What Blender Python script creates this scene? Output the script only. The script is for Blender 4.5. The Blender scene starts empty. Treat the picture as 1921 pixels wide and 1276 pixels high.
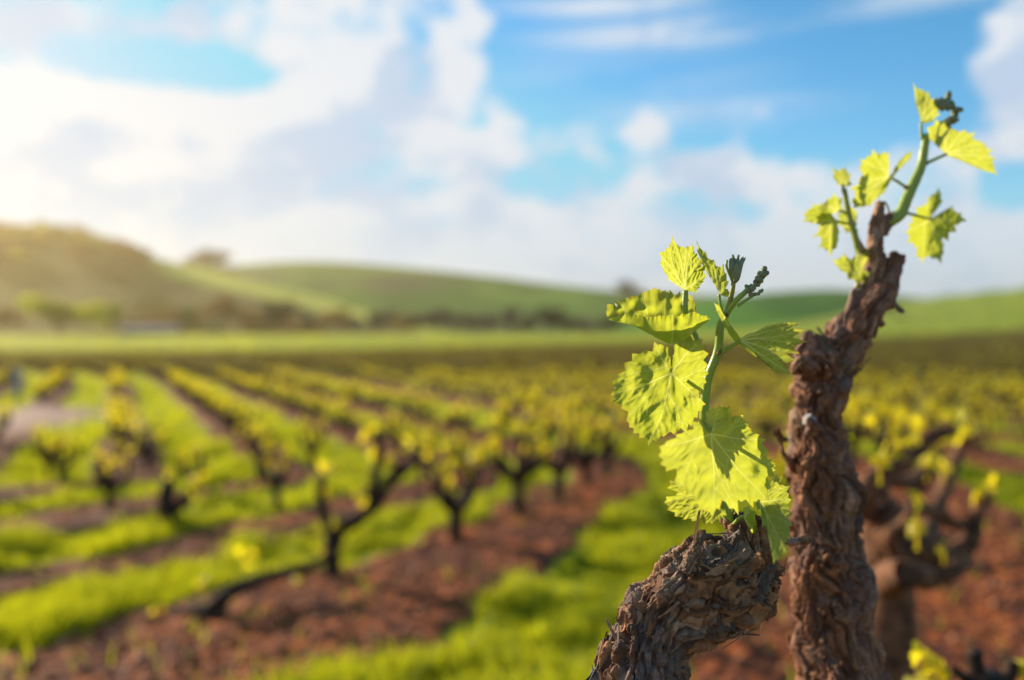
import bpy, math, random
import numpy as np
from mathutils import Vector
R = math.radians
rng = np.random.default_rng(7)
random.seed(7)
sc = bpy.context.scene
COL = sc.collection

# ------------------------------------------------------------------ camera
F = 28.0 / 36.0 * 1921          # focal length in photo pixels
CX, CY, H = 960.5, 638.0, 1.5   # principal point, eye height
cam_d = bpy.data.cameras.new('camera'); cam = bpy.data.objects.new('camera', cam_d); COL.objects.link(cam)
cam.location = (0, 0, H); cam.rotation_euler = (R(90), 0, 0)
cam_d.lens = 28; cam_d.sensor_width = 36; cam_d.clip_start = 0.05; cam_d.clip_end = 5000
cam_d.dof.use_dof = True; cam_d.dof.focus_distance = 0.56; cam_d.dof.aperture_fstop = 2.4
sc.camera = cam
# ------------------------------------------------------------------ render / colour
sc.render.engine = 'CYCLES'
sc.cycles.use_denoising = True
sc.cycles.max_bounces = 8; sc.cycles.diffuse_bounces = 3; sc.cycles.transmission_bounces = 4
sc.cycles.volume_bounces = 0; sc.cycles.transparent_max_bounces = 8
sc.view_settings.view_transform = 'Standard'; sc.view_settings.look = 'None'
sc.view_settings.exposure = 0.85; sc.view_settings.gamma = 1; sc.view_settings.use_curve_mapping = False
# ------------------------------------------------------------------ sun
SUN_AZ, SUN_EL = -54.0, 19.5     # degrees from the view direction (left) and above the horizon
sd = Vector((math.sin(R(SUN_AZ)) * math.cos(R(SUN_EL)), math.cos(R(SUN_AZ)) * math.cos(R(SUN_EL)), math.sin(R(SUN_EL))))
sl = bpy.data.lights.new('sun', 'SUN'); sl.energy = 5.0; sl.angle = R(0.5); sl.color = (1.0, 0.86, 0.66)
so = bpy.data.objects.new('sun', sl); COL.objects.link(so)
so.rotation_euler = sd.to_track_quat('Z', 'Y').to_euler()
# ------------------------------------------------------------------ world: Nishita sky with cloud layer
W = bpy.data.worlds.new('World'); sc.world = W; W.use_nodes = True
nt = W.node_tree; nt.nodes.clear()
def nn(t, **k):
    n = nt.nodes.new(t)
    for a, b in k.items(): setattr(n, a, b)
    return n
def setin(n, i, v):
    if hasattr(v, 'is_output') or isinstance(v, bpy.types.NodeSocket): nt.links.new(v, n.inputs[i])
    elif v is not None: n.inputs[i].default_value = v
def M(op, a, b=None, c=None, clamp=False):
    n = nn('ShaderNodeMath', operation=op); n.use_clamp = clamp
    setin(n, 0, a); setin(n, 1, b); setin(n, 2, c); return n.outputs[0]
def VM(op, a, b=None):
    n = nn('ShaderNodeVectorMath', operation=op); setin(n, 0, a); setin(n, 1, b)
    return n.outputs['Value'] if op in ('LENGTH', 'DOT_PRODUCT') else n.outputs[0]
def smooth(x, lo, hi):
    n = nn('ShaderNodeMapRange', interpolation_type='SMOOTHSTEP'); setin(n, 0, x)
    n.inputs[1].default_value = lo; n.inputs[2].default_value = hi; n.inputs[3].default_value = 0; n.inputs[4].default_value = 1
    return n.outputs[0]
def mixc(f, a, b):
    n = nn('ShaderNodeMix', data_type='RGBA'); setin(n, 0, f); setin(n, 6, a); setin(n, 7, b); return n.outputs[2]
tc = nn('ShaderNodeTexCoord'); sep = nn('ShaderNodeSeparateXYZ'); nt.links.new(tc.outputs['Generated'], sep.inputs[0])
az = M('ARCTAN2', sep.outputs[0], sep.outputs[1]); el = M('ARCSINE', sep.outputs[2])
cv = nn('ShaderNodeCombineXYZ'); setin(cv, 0, az); setin(cv, 1, el); cv = cv.outputs[0]
def noise(vec, scale, detail, rough, loc=(0, 0, 0), sca=(1, 1, 1), dist=0.0):
    mp = nn('ShaderNodeMapping'); setin(mp, 0, vec); mp.inputs[1].default_value = loc; mp.inputs[3].default_value = sca
    n = nn('ShaderNodeTexNoise'); nt.links.new(mp.outputs[0], n.inputs['Vector'])
    n.inputs['Scale'].default_value = scale; n.inputs['Detail'].default_value = detail
    n.inputs['Roughness'].default_value = rough; n.inputs['Distortion'].default_value = dist
    return n.outputs['Fac']
def ae(px, py):
    x, z = (px - CX) / F, (CY - py) / F
    return math.atan(x), math.atan(z / math.sqrt(1 + x * x))
def blob(px, py, rx, ry, w):
    a, e = ae(px, py); s = VM('SUBTRACT', cv, (a, e, 0)); s = VM('MULTIPLY', s, (F / rx, F / ry, 0))
    return M('MULTIPLY', M('SUBTRACT', 1.0, smooth(VM('LENGTH', s), 0.15, 1.35)), w)
def total(bl, start):
    acc = start
    for b in bl: acc = M('ADD', acc, blob(*b))
    return acc
base_n = noise(tc.outputs['Generated'], 6.5, 8, 0.60, (3.1, 1.7, .4), (1, 1, 1.5), 0.6)
fine_n = noise(tc.outputs['Generated'], 17.0, 5, 0.55, (.3, 5.2, 2.4), (1, 1, 1.3), 0.3)
cl = M('ADD', M('MULTIPLY', M('SUBTRACT', base_n, .5), 2.3), M('MULTIPLY', M('SUBTRACT', fine_n, .5), 1.9))
cl = total([(150, 240, 400, 115, 1.0), (60, 320, 260, 80, .5), (440, 270, 130, 110, .6), (660, 90, 190, 150, .55), (640, 290, 280, 150, .5), (880, 90, 75, 110, .75), (800, 220, 110, 90, .3),
            (110, 40, 260, 60, .6), (380, 40, 130, 60, .25), (285, 118, 210, 42, -.85), (430, 125, 60, 50, -.5), (1250, 90, 330, 120, -1.15), (1640, 130, 260, 150, -1.3), (1010, 120, 90, 110, -.6),
            (1600, 260, 180, 50, -.35), (1900, 120, 90, 130, 1.3), (1910, 345, 60, 50, -.9), (1210, 250, 60, 60, .8), (1100, 250, 60, 50, .4), (1300, 300, 60, 40, .4), (1330, 250, 50, 30, -.5), (1150, 205, 60, 30, -.4),
            (1440, 205, 60, 24, .8), (900, 270, 110, 70, .35), (960, 210, 50, 40, .4), (880, 225, 50, 40, -.5), (1420, 330, 330, 50, .5), (1560, 240, 80, 30, .5), (1760, 300, 90, 60, .5)], cl)
low = smooth(M('MULTIPLY', el, -1.0), -R(12.0), -R(5.0))        # haze and cloud sheet near the horizon
dens = smooth(M('ADD', cl, M('MULTIPLY', low, 1.0)), -0.10, 0.62)
st = noise(cv, 1.0, 4, .5, (2, 5, 0), (4, 26, 1), .3)
strk = total([(1130, 10, 260, 22, 1.0), (1280, 60, 290, 26, 1.0), (1640, 8, 330, 26, 1.0), (1350, 215, 230, 30, .6), (1150, 150, 300, 70, .25)], 0.0)
strk = M('MULTIPLY', M('MINIMUM', strk, 1.0), smooth(st, .28, .62))
dens = M('MAXIMUM', dens, M('MULTIPLY', strk, .85))
sky = nn('ShaderNodeTexSky', sky_type='NISHITA'); sky.sun_disc = False
sky.sun_elevation = R(SUN_EL); sky.sun_rotation = R(SUN_AZ); sky.altitude = 100; sky.air_density = 1.0; sky.dust_density = .25; sky.ozone_density = 2.5
hs = nn('ShaderNodeHueSaturation'); nt.links.new(sky.outputs[0], hs.inputs['Color'])
hs.inputs['Hue'].default_value = .49; hs.inputs['Saturation'].default_value = 1.35; hs.inputs['Value'].default_value = 2.3
shn = noise(tc.outputs['Generated'], 8.5, 5, .58, (7.7, .2, 3.3), (1, 1, 1.5), .2)
shade = total([(600, 280, 170, 130, .75), (770, 150, 90, 90, .55), (1890, 190, 80, 90, .9), (80, 60, 240, 60, .7), (1060, 310, 110, 50, .5), (900, 330, 160, 60, .3), (650, 60, 120, 60, -.6), (300, 190, 260, 50, -.7), (885, 70, 60, 100, -.8), (1215, 220, 60, 40, -.6), (150, 380, 330, 50, .5), (1850, 60, 40, 60, -.7)],
              M('ADD', M('MULTIPLY', M('SUBTRACT', shn, .5), 4.2), M('MULTIPLY', M('SUBTRACT', base_n, .5), -1.0)))
ccol = mixc(smooth(shade, -.2, .6), (8.4, 9.0, 9.9, 1), (5.6, 7.1, 9.3, 1))
ccol = mixc(M('MULTIPLY', low, .6), ccol, (6.4, 8.0, 9.8, 1))
bg = nn('ShaderNodeBackground'); bg.inputs[1].default_value = .052
nt.links.new(mixc(dens, VM('MINIMUM', hs.outputs[0], (4.3, 7.4, 10.0)), ccol), bg.inputs[0])
wo = nn('ShaderNodeOutputWorld'); nt.links.new(bg.outputs[0], wo.inputs[0])

# ------------------------------------------------------------------ numpy noise
def _h(ix, iy, iz, s):
    h = (ix.astype(np.int64) * 374761393 + iy.astype(np.int64) * 668265263 + iz.astype(np.int64) * 2147483647 + s * 1274126177) & 0xffffffff
    h = ((h ^ (h >> 13)) * 1274126177) & 0xffffffff
    h = ((h ^ (h >> 15)) * 2246822519) & 0xffffffff
    return ((h ^ (h >> 16)) & 0xffffff).astype(np.float32) / 0xffffff
def vn(p, s=0):
    f = np.floor(p); d = (p - f).astype(np.float32); d = d * d * d * (d * (d * 6 - 15) + 10); i = f.astype(np.int64)
    out = 0
    for dx in (0, 1):
        wx = d[:, 0] if dx else 1 - d[:, 0]
        for dy in (0, 1):
            wy = d[:, 1] if dy else 1 - d[:, 1]
            for dz in (0, 1):
                wz = d[:, 2] if dz else 1 - d[:, 2]
                out = out + wx * wy * wz * _h(i[:, 0] + dx, i[:, 1] + dy, i[:, 2] + dz, s)
    return out * 2 - 1
def fbm(p, o=4, s=0, g=.5):
    a, t, n = 1.0, 0, 0
    for k in range(o): t = t + a * vn(p * 2.03 ** k + 17.3 * k, s + k); n += a; a *= g
    return t / n
def voro(p, s=0):
    i = np.floor(p).astype(np.int64); f1 = np.full(len(p), 9., np.float32); f2 = f1.copy(); idv = np.zeros(len(p), np.float32); off = np.zeros((len(p), 3), np.float32)
    for dx in (-1, 0, 1):
        for dy in (-1, 0, 1):
            for dz in (-1, 0, 1):
                c = (i[:, 0] + dx, i[:, 1] + dy, i[:, 2] + dz)
                q = np.stack([c[0] + _h(*c, s), c[1] + _h(*c, s + 1), c[2] + _h(*c, s + 2)], 1)
                v = p - q; d = np.sqrt((v * v).sum(1)); m = d < f1
                f2 = np.where(m, f1, np.minimum(f2, d)); idv = np.where(m, _h(*c, s + 5), idv); off[m] = v[m]; f1 = np.where(m, d, f1)
    return f1, f2, idv, off
def sstep(x, a, b):
    t = np.clip((x - a) / (b - a), 0, 1); return t * t * (3 - 2 * t)

# ------------------------------------------------------------------ object helpers
def tag(o, label=None, cat=None, group=None, kind=None):
    for k, v in (('label', label), ('category', cat), ('group', group), ('kind', kind)):
        if v: o[k] = v
    return o
def mesh(name, V, Fc, mat, smooth_=True, attrs=None, cols=None):
    me = bpy.data.meshes.new(name)
    V = np.asarray(V, np.float32); 
    if isinstance(Fc, np.ndarray):
        n, k = Fc.shape
        me.vertices.add(len(V)); me.vertices.foreach_set('co', V.ravel())
        me.loops.add(n * k); me.loops.foreach_set('vertex_index', Fc.ravel().astype(np.int32))
        me.polygons.add(n); me.polygons.foreach_set('loop_start', np.arange(0, n * k, k, dtype=np.int32))
        me.polygons.foreach_set('loop_total', np.full(n, k, np.int32)); me.update(calc_edges=True)
    else:
        me.from_pydata(V.tolist(), [], Fc); me.update()
    if smooth_: me.polygons.foreach_set('use_smooth', np.ones(len(me.polygons), bool))
    for k, v in (attrs or {}).items():
        a = me.attributes.new(k, 'FLOAT', 'POINT'); a.data.foreach_set('value', np.asarray(v, np.float32))
    for k, v in (cols or {}).items():
        a = me.attributes.new(k, 'FLOAT_COLOR', 'POINT'); v = np.asarray(v, np.float32)
        a.data.foreach_set('color', np.concatenate([v, np.ones((len(v), 1), np.float32)], 1).ravel())
    if mat: me.materials.append(mat)
    return me
def link(name, me, parent=None, loc=None):
    o = bpy.data.objects.new(name, me); COL.objects.link(o)
    if loc is not None: o.location = loc
    if parent: o.parent = parent
    return o
def empty(name, loc):
    o = bpy.data.objects.new(name, None); COL.objects.link(o); o.location = loc; o.empty_display_size = .1
    return o
class MB:
    def __init__(s): s.V = []; s.F = []; s.n = 0
    def add(s, V, Fc):
        V = np.asarray(V, float); s.V.append(V); s.F += [[i + s.n for i in f] for f in Fc]; s.n += len(V)
    def tube(s, pts, rads, n=8, jit=0.0, rnd=None, cap=True):
        pts = np.asarray(pts, float); m = len(pts); T = np.gradient(pts, axis=0); T /= np.linalg.norm(T, axis=1)[:, None] + 1e-12
        a = np.array([0, 0, 1.]) if abs(T[0][2]) < .9 else np.array([1., 0, 0]); u = np.cross(T[0], a); u /= np.linalg.norm(u)
        V = []
        for i in range(m):
            u = u - T[i] * u.dot(T[i]); u /= np.linalg.norm(u); w = np.cross(T[i], u)
            for k in range(n):
                t = 2 * math.pi * k / n; r = rads[i] * (1 + (jit * (rnd.random() - .5) * 2 if jit else 0))
                V.append(pts[i] + (u * math.cos(t) + w * math.sin(t)) * r)
        Fc = [[i * n + k, i * n + (k + 1) % n, (i + 1) * n + (k + 1) % n, (i + 1) * n + k] for i in range(m - 1) for k in range(n)]
        if cap: Fc += [list(range(n))[::-1], [(m - 1) * n + k for k in range(n)]]
        s.add(V, Fc)
    def box(s, a, b):
        (x0, y0, z0), (x1, y1, z1) = a, b
        s.add([(x0, y0, z0), (x1, y0, z0), (x1, y1, z0), (x0, y1, z0), (x0, y0, z1), (x1, y0, z1), (x1, y1, z1), (x0, y1, z1)],
              [[0, 3, 2, 1], [4, 5, 6, 7], [0, 1, 5, 4], [1, 2, 6, 5], [2, 3, 7, 6], [3, 0, 4, 7]])
    def me(s, name, mat, smooth_=True, origin=(0, 0, 0), **k): return mesh(name, np.concatenate(s.V) - np.array(origin), s.F, mat, smooth_, **k)
def at(px, py, D): return np.array([(px - CX) * D / F, D, H - (py - CY) * D / F])
def catmull(P, k):
    P = np.asarray(P, float); Q = np.vstack([2 * P[0] - P[1], P, 2 * P[-1] - P[-2]]); out = []
    for i in range(1, len(Q) - 2):
        for t in np.linspace(0, 1, k, endpoint=False):
            a, b, c, d = Q[i - 1], Q[i], Q[i + 1], Q[i + 2]
            out.append(.5 * (2 * b + (c - a) * t + (2 * a - 5 * b + 4 * c - d) * t * t + (3 * b - a - 3 * c + d) * t ** 3))
    out.append(P[-1]); return np.array(out)

# ------------------------------------------------------------------ materials
def newmat(name):
    global nt
    m = bpy.data.materials.new(name); m.use_nodes = True; nt = m.node_tree; nt.nodes.clear()
    return m
def ramp(f, stops):
    n = nn('ShaderNodeValToRGB'); nt.links.new(f, n.inputs[0]); e = n.color_ramp.elements
    while len(e) < len(stops): e.new(.5)
    for x, (p, c) in zip(e, stops): x.position = p; x.color = (*c, 1)
    return n.outputs[0]
def out(s): o = nn('ShaderNodeOutputMaterial'); nt.links.new(s, o.inputs[0])
def princ(col, rough=.7, spec=.3, bump=None, bstr=.4, bdist=.01):
    p = nn('ShaderNodeBsdfPrincipled'); setin(p, 'Base Color', col if not isinstance(col, tuple) else (*col[:3], 1)); setin(p, 'Roughness', rough)
    p.inputs['Specular IOR Level'].default_value = spec
    if bump is not None:
        b = nn('ShaderNodeBump'); b.inputs['Strength'].default_value = bstr; b.inputs['Distance'].default_value = bdist
        nt.links.new(bump, b.inputs['Height']); nt.links.new(b.outputs[0], p.inputs['Normal'])
    return p.outputs[0]
def attr(n, o='Fac'): a = nn('ShaderNodeAttribute'); a.attribute_name = n; return a.outputs[o]
def objc(): return nn('ShaderNodeTexCoord').outputs['Object']
def leafy(name, c1, c2, tr=.5, var=.35, rough=.45, spec=.35, scale=3.0):
    m = newmat(name); rn = nn('ShaderNodeNewGeometry').outputs['Random Per Island']
    no = noise(nn('ShaderNodeNewGeometry').outputs['Position'], scale, 3, .5)
    k = M('ADD', M('MULTIPLY', M('SUBTRACT', rn, .5), var), M('ADD', .7, M('MULTIPLY', no, .6)))
    d = nn('ShaderNodeVectorMath', operation='SCALE'); d.inputs[0].default_value = c1; nt.links.new(k, d.inputs['Scale'])
    e = nn('ShaderNodeVectorMath', operation='SCALE'); e.inputs[0].default_value = c2; nt.links.new(k, e.inputs['Scale'])
    t = nn('ShaderNodeBsdfTranslucent'); nt.links.new(e.outputs[0], t.inputs[0])
    mx = nn('ShaderNodeMixShader'); mx.inputs[0].default_value = tr; nt.links.new(princ(d.outputs[0], rough, spec), mx.inputs[1]); nt.links.new(t.outputs[0], mx.inputs[2])
    out(mx.outputs[0]); return m
def barkmat(name, tint=(1, 1, 1)):
    m = newmat(name); c = attr('tone', 'Color'); p = objc()
    f = noise(p, 900, 4, .6, sca=(1, 1, .35)); g = noise(p, 160, 4, .6)
    col = mixc(smooth(g, .35, .7), c, VMs(c, (.62 * tint[0], .6 * tint[1], .62 * tint[2])))
    out(princ(col, .78, .25, f, .55, .0012)); return m
def VMs(c, v): return VM('MULTIPLY', c, v)
MAT = {}
MAT['bark'] = barkmat('bark')
m = newmat('young_leaf')            # translucent spring leaf with paler veins and rusty margin
v, e = attr('vein'), attr('edge'); pos = objc()
tn = noise(pos, 90, 5, .6)
vo = nn('ShaderNodeTexVoronoi', feature='DISTANCE_TO_EDGE'); nt.links.new(pos, vo.inputs['Vector']); vo.inputs['Scale'].default_value = 420
net = smooth(vo.outputs['Distance'], 0.0, .12)
c1 = mixc(tn, (.17, .27, .02, 1), (.27, .36, .035, 1)); c2 = mixc(tn, (.48, .55, .03, 1), (.68, .68, .06, 1))
c1 = mixc(M('MULTIPLY', M('SUBTRACT', 1.0, net), .35), c1, (.30, .36, .08, 1)); c2 = mixc(M('MULTIPLY', M('SUBTRACT', 1.0, net), .3), c2, (.40, .46, .03, 1))
c1 = mixc(v, c1, (.50, .54, .17, 1)); c2 = mixc(v, c2, (.84, .84, .22, 1))
c1 = mixc(e, c1, (.45, .14, .03, 1)); c2 = mixc(e, c2, (.6, .22, .03, 1))
t = nn('ShaderNodeBsdfTranslucent'); nt.links.new(c2, t.inputs[0])
mx = nn('ShaderNodeMixShader'); mx.inputs[0].default_value = .52
nt.links.new(princ(c1, .42, .4, net, .35, .0006), mx.inputs[1]); nt.links.new(t.outputs[0], mx.inputs[2]); out(mx.outputs[0]); MAT['leaf'] = m
m = newmat('green_stem'); g = noise(objc(), 130, 3, .5); r_ = attr('red')
out(princ(mixc(r_, mixc(g, (.19, .27, .03, 1), (.32, .40, .06, 1)), (.28, .10, .04, 1)), .4, .45, g, .3, .001)); MAT['stem'] = m
m = newmat('flower_bud'); g = noise(objc(), 300, 4, .6)
out(princ(mixc(g, (.10, .13, .05, 1), (.30, .30, .16, 1)), .6, .3, g, .6, .001)); MAT['bud'] = m
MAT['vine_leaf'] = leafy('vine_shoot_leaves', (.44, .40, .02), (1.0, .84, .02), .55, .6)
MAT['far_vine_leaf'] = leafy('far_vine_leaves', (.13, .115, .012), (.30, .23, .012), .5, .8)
MAT['grass'] = leafy('grass_blades', (.15, .22, .010), (.60, .60, .012), .5, .7, .5, .3, 1.6)
def plain(name, a, b, scale=8, rough=.85, bstr=.5, bd=.01, spec=.2):
    m = newmat(name); g = noise(objc(), scale, 5, .6); out(princ(mixc(smooth(g, .3, .7), (*a, 1), (*b, 1)), rough, spec, g, bstr, bd)); return m
MAT['sunlit_wood'] = plain('sunlit_wood', (.05, .025, .015), (.22, .10, .05), 26)  # lighter brown than the other vine wood, sunlit look put into the colour
MAT['vine_wood'] = plain('vine_wood', (.014, .009, .007), (.055, .030, .020), 30)
MAT['post'] = plain('weathered_post', (.22, .22, .23), (.35, .35, .36), 12)
MAT['shed_wall'] = plain('shed_wall', (.12, .12, .14), (.18, .18, .20), 2)
MAT['shed_roof'] = plain('shed_roof', (.14, .15, .19), (.20, .21, .25), 2, .5)
MAT['tree_wood'] = plain('tree_bark', (.05, .035, .03), (.12, .09, .07), 4)
MAT['clod'] = plain('soil_clods', (.19, .06, .025), (.46, .21, .11), 30, .8)
MAT['web'] = plain('spider_silk', (.7, .7, .7), (.85, .85, .85), 8, .2, 0, .01, .8)
MAT['cut'] = plain('cut_wood', (.20, .19, .19), (.36, .34, .32), 400, .7, .5, .001)
def crownmat(n, a, b): MAT[n] = leafy(n, a, b, .5 if 'yellow' in n else .3, .9, .7, .15, .25)
crownmat('crown_yellow', (.24, .30, .02), (.55, .55, .03)); crownmat('crown_brown', (.16, .10, .03), (.30, .17, .035))
crownmat('crown_dark', (.045, .055, .03), (.06, .07, .02)); crownmat('crown_green', (.06, .11, .02), (.12, .18, .03)); crownmat('crown_grey', (.085, .07, .065), (.07, .055, .045))
MAT['scale'] = plain('bud_scale', (.13, .06, .03), (.30, .16, .08), 500, .8, .5, .001)
# ground: soil and sward, the share of sward per vertex
m = newmat('ground'); pos = nn('ShaderNodeNewGeometry').outputs['Position']
g1 = noise(pos, 1.3, 6, .6); g2 = noise(pos, 14, 5, .65); g3 = noise(pos, .22, 4, .5)
soil = mixc(smooth(g2, .36, .74), (.055, .015, .008, 1), (.58, .15, .028, 1)); soil = mixc(M('MULTIPLY', smooth(g1, .42, .62), .7), soil, (.07, .026, .018, 1))  # dark and orange patches: vine-row shade and sunlit soil put into the colour
soil = mixc(attr('pale'), soil, (.42, .27, .20, 1))
gr = mixc(smooth(g2, .3, .7), (.04, .08, .008, 1), (.22, .30, .015, 1)); gr = mixc(smooth(g3, .4, .75), gr, (.32, .33, .03, 1))
f = smooth(M('ADD', attr('sward'), M('MULTIPLY', M('SUBTRACT', g2, .5), .7)), .35, .65)
out(princ(mixc(f, soil, gr), .85, .15, g2, .6, .03)); MAT['ground'] = m
def hillmat(n, a, b, c, s=.02):
    m = newmat(n); p = nn('ShaderNodeNewGeometry').outputs['Position']
    g = noise(p, s, 5, .55, sca=(1, .5, 1)); h = noise(p, s * 9, 4, .6)
    col = mixc(smooth(g, .38, .62), (*a, 1), (*b, 1)); col = mixc(attr('scrub'), col, mixc(h, (*c, 1), (*[x * 1.7 for x in c], 1)))
    out(princ(col, .95, .05, h, .5, .6)); MAT[n] = m
hillmat('pasture_hill', (.035, .13, .014), (.13, .24, .02), (.05, .055, .03)); hillmat('meadow_hill', (.02, .10, .01), (.05, .17, .012), (.06, .08, .03))
hillmat('scrub_hill', (.46, .48, .06), (.56, .52, .07), (.075, .075, .02))

# ------------------------------------------------------------------ terrain
def gz(x, y):
    d = np.hypot(x, y); yy = np.maximum(y, 0)
    z = 1.9 * np.clip(x / 71, 0, 2.2) ** 2.6 * sstep(yy, 25, 110)
    return z + 3.0 * sstep(yy, 45, 230) + 0.0 * d
# master row line and the family of rows beside it
MA = catmull([(-14, -7), (-9, -2.6), (-5, 1), (-3, 2.8), (-1.57, 4.2), (-1.05, 4.9), (-.42, 5.77), (.05, 6.6), (.41, 7.27), (.75, 8.0), (.95, 8.7), (.8, 9.45), (.3, 10.25), (-.35, 11.3),
              (-1.6, 13.8), (-3.5, 17.6), (-5.9, 22.3), (-8.7, 28), (-12.5, 34.5), (-19, 43), (-30, 54), (-52, 70), (-95, 100)], 12)
segA, segB = MA[:-1], MA[1:]; segD = segB - segA; segL = (segD ** 2).sum(1)
def sdist(P):
    res = np.empty(len(P))
    for c in range(0, len(P), 20000):
        p = P[c:c + 20000]; v = p[:, None] - segA[None]; t = np.clip((v * segD[None]).sum(2) / segL, 0, 1)
        w = v - t[..., None] * segD; d2 = (w ** 2).sum(2); k = d2.argmin(1); i = np.arange(len(p))
        cr = segD[k, 0] * v[i, k, 1] - segD[k, 1] * v[i, k, 0]
        res[c:c + 20000] = np.sqrt(d2[i, k]) * np.where(cr > 0, -1, 1)   # right of the line is positive
    return res
ROWS = [-1.55 * k for k in range(1, 15)] + [0.0, 3.0] + [5.0 + 1.9 * k for k in range(55)]
RS = np.sort(np.array(ROWS))
def yend(x, y):          # depth at which the vineyard ends along a bearing
    px = CX + F * x / np.maximum(y, 1); return 70 + 40 * sstep(px, 400, 1350)
def sward(P):
    s = sdist(P); k = np.clip(np.searchsorted(RS, s), 1, len(RS) - 1)
    lo, hi = s - RS[k - 1], RS[k] - s
    wob = .12 * vn(np.c_[P * 1.1, P[:, 0] * 0], 3) + .1 * vn(np.c_[P * 4, P[:, 0] * 0], 5)
    lf = np.where(s < -1, .60, np.where(s < 0, .8, 1.0)); near0 = np.where(np.abs(RS[k - 1]) < .1, .42 * (1 - sstep(P[:, 1], 3.4, 6.0)), 0); so_ = np.minimum(lo - near0 - .68 * lf * np.where(np.abs(RS[k - 1] - 3) < .1, 1.1, 1), hi - .40 * lf * np.where(np.abs(RS[k] - 3) < .1, 1.9, 1)) + wob
    g = sstep(so_, -.1, .12)
    out_ = P[:, 1] > yend(P[:, 0], P[:, 1]); g = np.where(out_, 1, g)
    g = np.where((s < RS[0]) , 1, g)
    pale = np.exp(-(((P[:, 0] + 10.2) / 2.6) ** 2 + ((P[:, 1] - 14) / 3.6) ** 2) ** 2)
    return g * (1 - pale), pale, s
rad = np.concatenate([np.geomspace(.25, 2.6, 22, endpoint=False), np.geomspace(2.6, 15, 400, endpoint=False), np.geomspace(15, 130, 230, endpoint=False), np.geomspace(130, 2500, 46)])
ang = np.concatenate([np.linspace(-180, -44, 60, endpoint=False), np.linspace(-44, 44, 480, endpoint=False), np.linspace(44, 180, 60)[:-1]])
A_, R_ = np.meshgrid(np.radians(ang), rad); P2 = np.stack([np.sin(A_) * R_, np.cos(A_) * R_], 2).reshape(-1, 2)
sw, pale, sgn = sward(P2)
Rr = R_.ravel(); near = 1 - sstep(Rr, 12, 60)
P3 = np.c_[P2, np.zeros(len(P2))]
zz = gz(P2[:, 0], P2[:, 1]) + near * ((1 - sw) * (.05 + .022 * fbm(P3 * 9, 3, 11) + .016 * np.abs(fbm(P3 * 30, 2, 21))) + .012 * sw * fbm(P3 * 5, 3, 31))
na, nr = len(ang), len(rad)
i, j = np.meshgrid(np.arange(nr - 1), np.arange(na), indexing='ij'); j2 = (j + 1) % na
Fg = np.stack([i * na + j, i * na + j2, (i + 1) * na + j2, (i + 1) * na + j], 2).reshape(-1, 4)[:, ::-1]
Vg = np.vstack([np.c_[P2, zz], [[0, 0, .03]]])
g = mesh('ground', Vg, Fg, MAT['ground'], attrs={'sward': np.append(sw, 1), 'pale': np.append(pale, 0)})
tag(link('ground', g), 'red vineyard soil with green sward strips and meadow beyond', kind='structure')

def hill(name, crest, Df, Dc, matn, label, prof=1.0, scrub=None, zb=1.5, n=260, m_=46, bump=1.2):
    cp = np.array(crest, float); xs = np.linspace(cp[0, 0], cp[-1, 0], n); ys = np.interp(xs, cp[:, 0], cp[:, 1])
    ker = np.hanning(15); ker /= ker.sum(); ys = np.convolve(np.pad(ys, 7, 'edge'), ker, 'valid')
    V, S = [], []
    for t in np.linspace(0, 1.5, m_):
        D = Df + (Dc - Df) * t; tt = t if t <= 1 else 2 - t
        zc = H - (ys - CY) * Dc / F; h = sstep(np.array([tt ** prof]), -.12, 1.0)[0]; h0 = sstep(np.array([0.0]), -.12, 1)[0]; h = (h - h0) / (1 - h0)
        z = zb - 2.5 + (zc - zb + 2.5) * h; X = (xs - CX) * D / F
        z = z + bump * (1 - abs(2 * tt - 1) ** 4) * fbm(np.c_[X * .02, xs * 0 + D * .02, xs * 0], 3, 77)
        V.append(np.c_[X, xs * 0 + D, z]); S.append(scrub(xs, H * 0 + CY - (z - H) * F / D, tt) if scrub else xs * 0)
    V = np.concatenate(V); S = np.concatenate(S)
    i, j = np.meshgrid(np.arange(m_ - 1), np.arange(n - 1), indexing='ij')
    Fc = np.stack([i * n + j, i * n + j + 1, (i + 1) * n + j + 1, (i + 1) * n + j], 2).reshape(-1, 4)
    tag(link(name, mesh(name, V, Fc, MAT[matn], attrs={'scrub': S})), label, kind='structure')
    def pt(px, t):
        D = Df + (Dc - Df) * t; k = int(np.argmin(abs(xs - px))); r = int(round(t / 1.5 * (m_ - 1))); return V[r * n + k]
    return pt
def sc_green(x, y, t): return 1.1 * np.exp(-((x - 735) / 95) ** 2 - ((y - 530) / 15) ** 2) + .9 * np.exp(-((x - 480) / 70) ** 2 - ((y - 522) / 12) ** 2) + .5 * sstep(y, 575, 600) * (x < 1150)
def sc_left(x, y, t):
    crest = np.interp(x, [0, 100, 200, 280, 320, 400, 500, 600, 700, 850], [432, 442, 456, 480, 495, 510, 532, 556, 580, 605])
    return np.clip(sstep(x, 340, 260) + sstep(y - crest, 20, 36), 0, 1)
hill('green_hill', [(-900, 430), (-300, 460), (0, 480), (300, 500), (440, 507), (500, 499), (600, 497), (700, 502), (850, 516), (1000, 534), (1150, 549), (1300, 557), (1400, 560), (1550, 580), (1750, 605), (2100, 618)], 270, 720, 'pasture_hill', 'long green pasture hill on the skyline', 1.0, sc_green)
hill('rounded_hill', [(1050, 632), (1250, 592), (1350, 564), (1450, 551), (1560, 546), (1650, 555), (1750, 565), (1850, 570), (1921, 571), (2500, 575), (3200, 560)], 190, 520, 'meadow_hill', 'low rounded bright green hill at the right of the skyline', 1.0)
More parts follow.
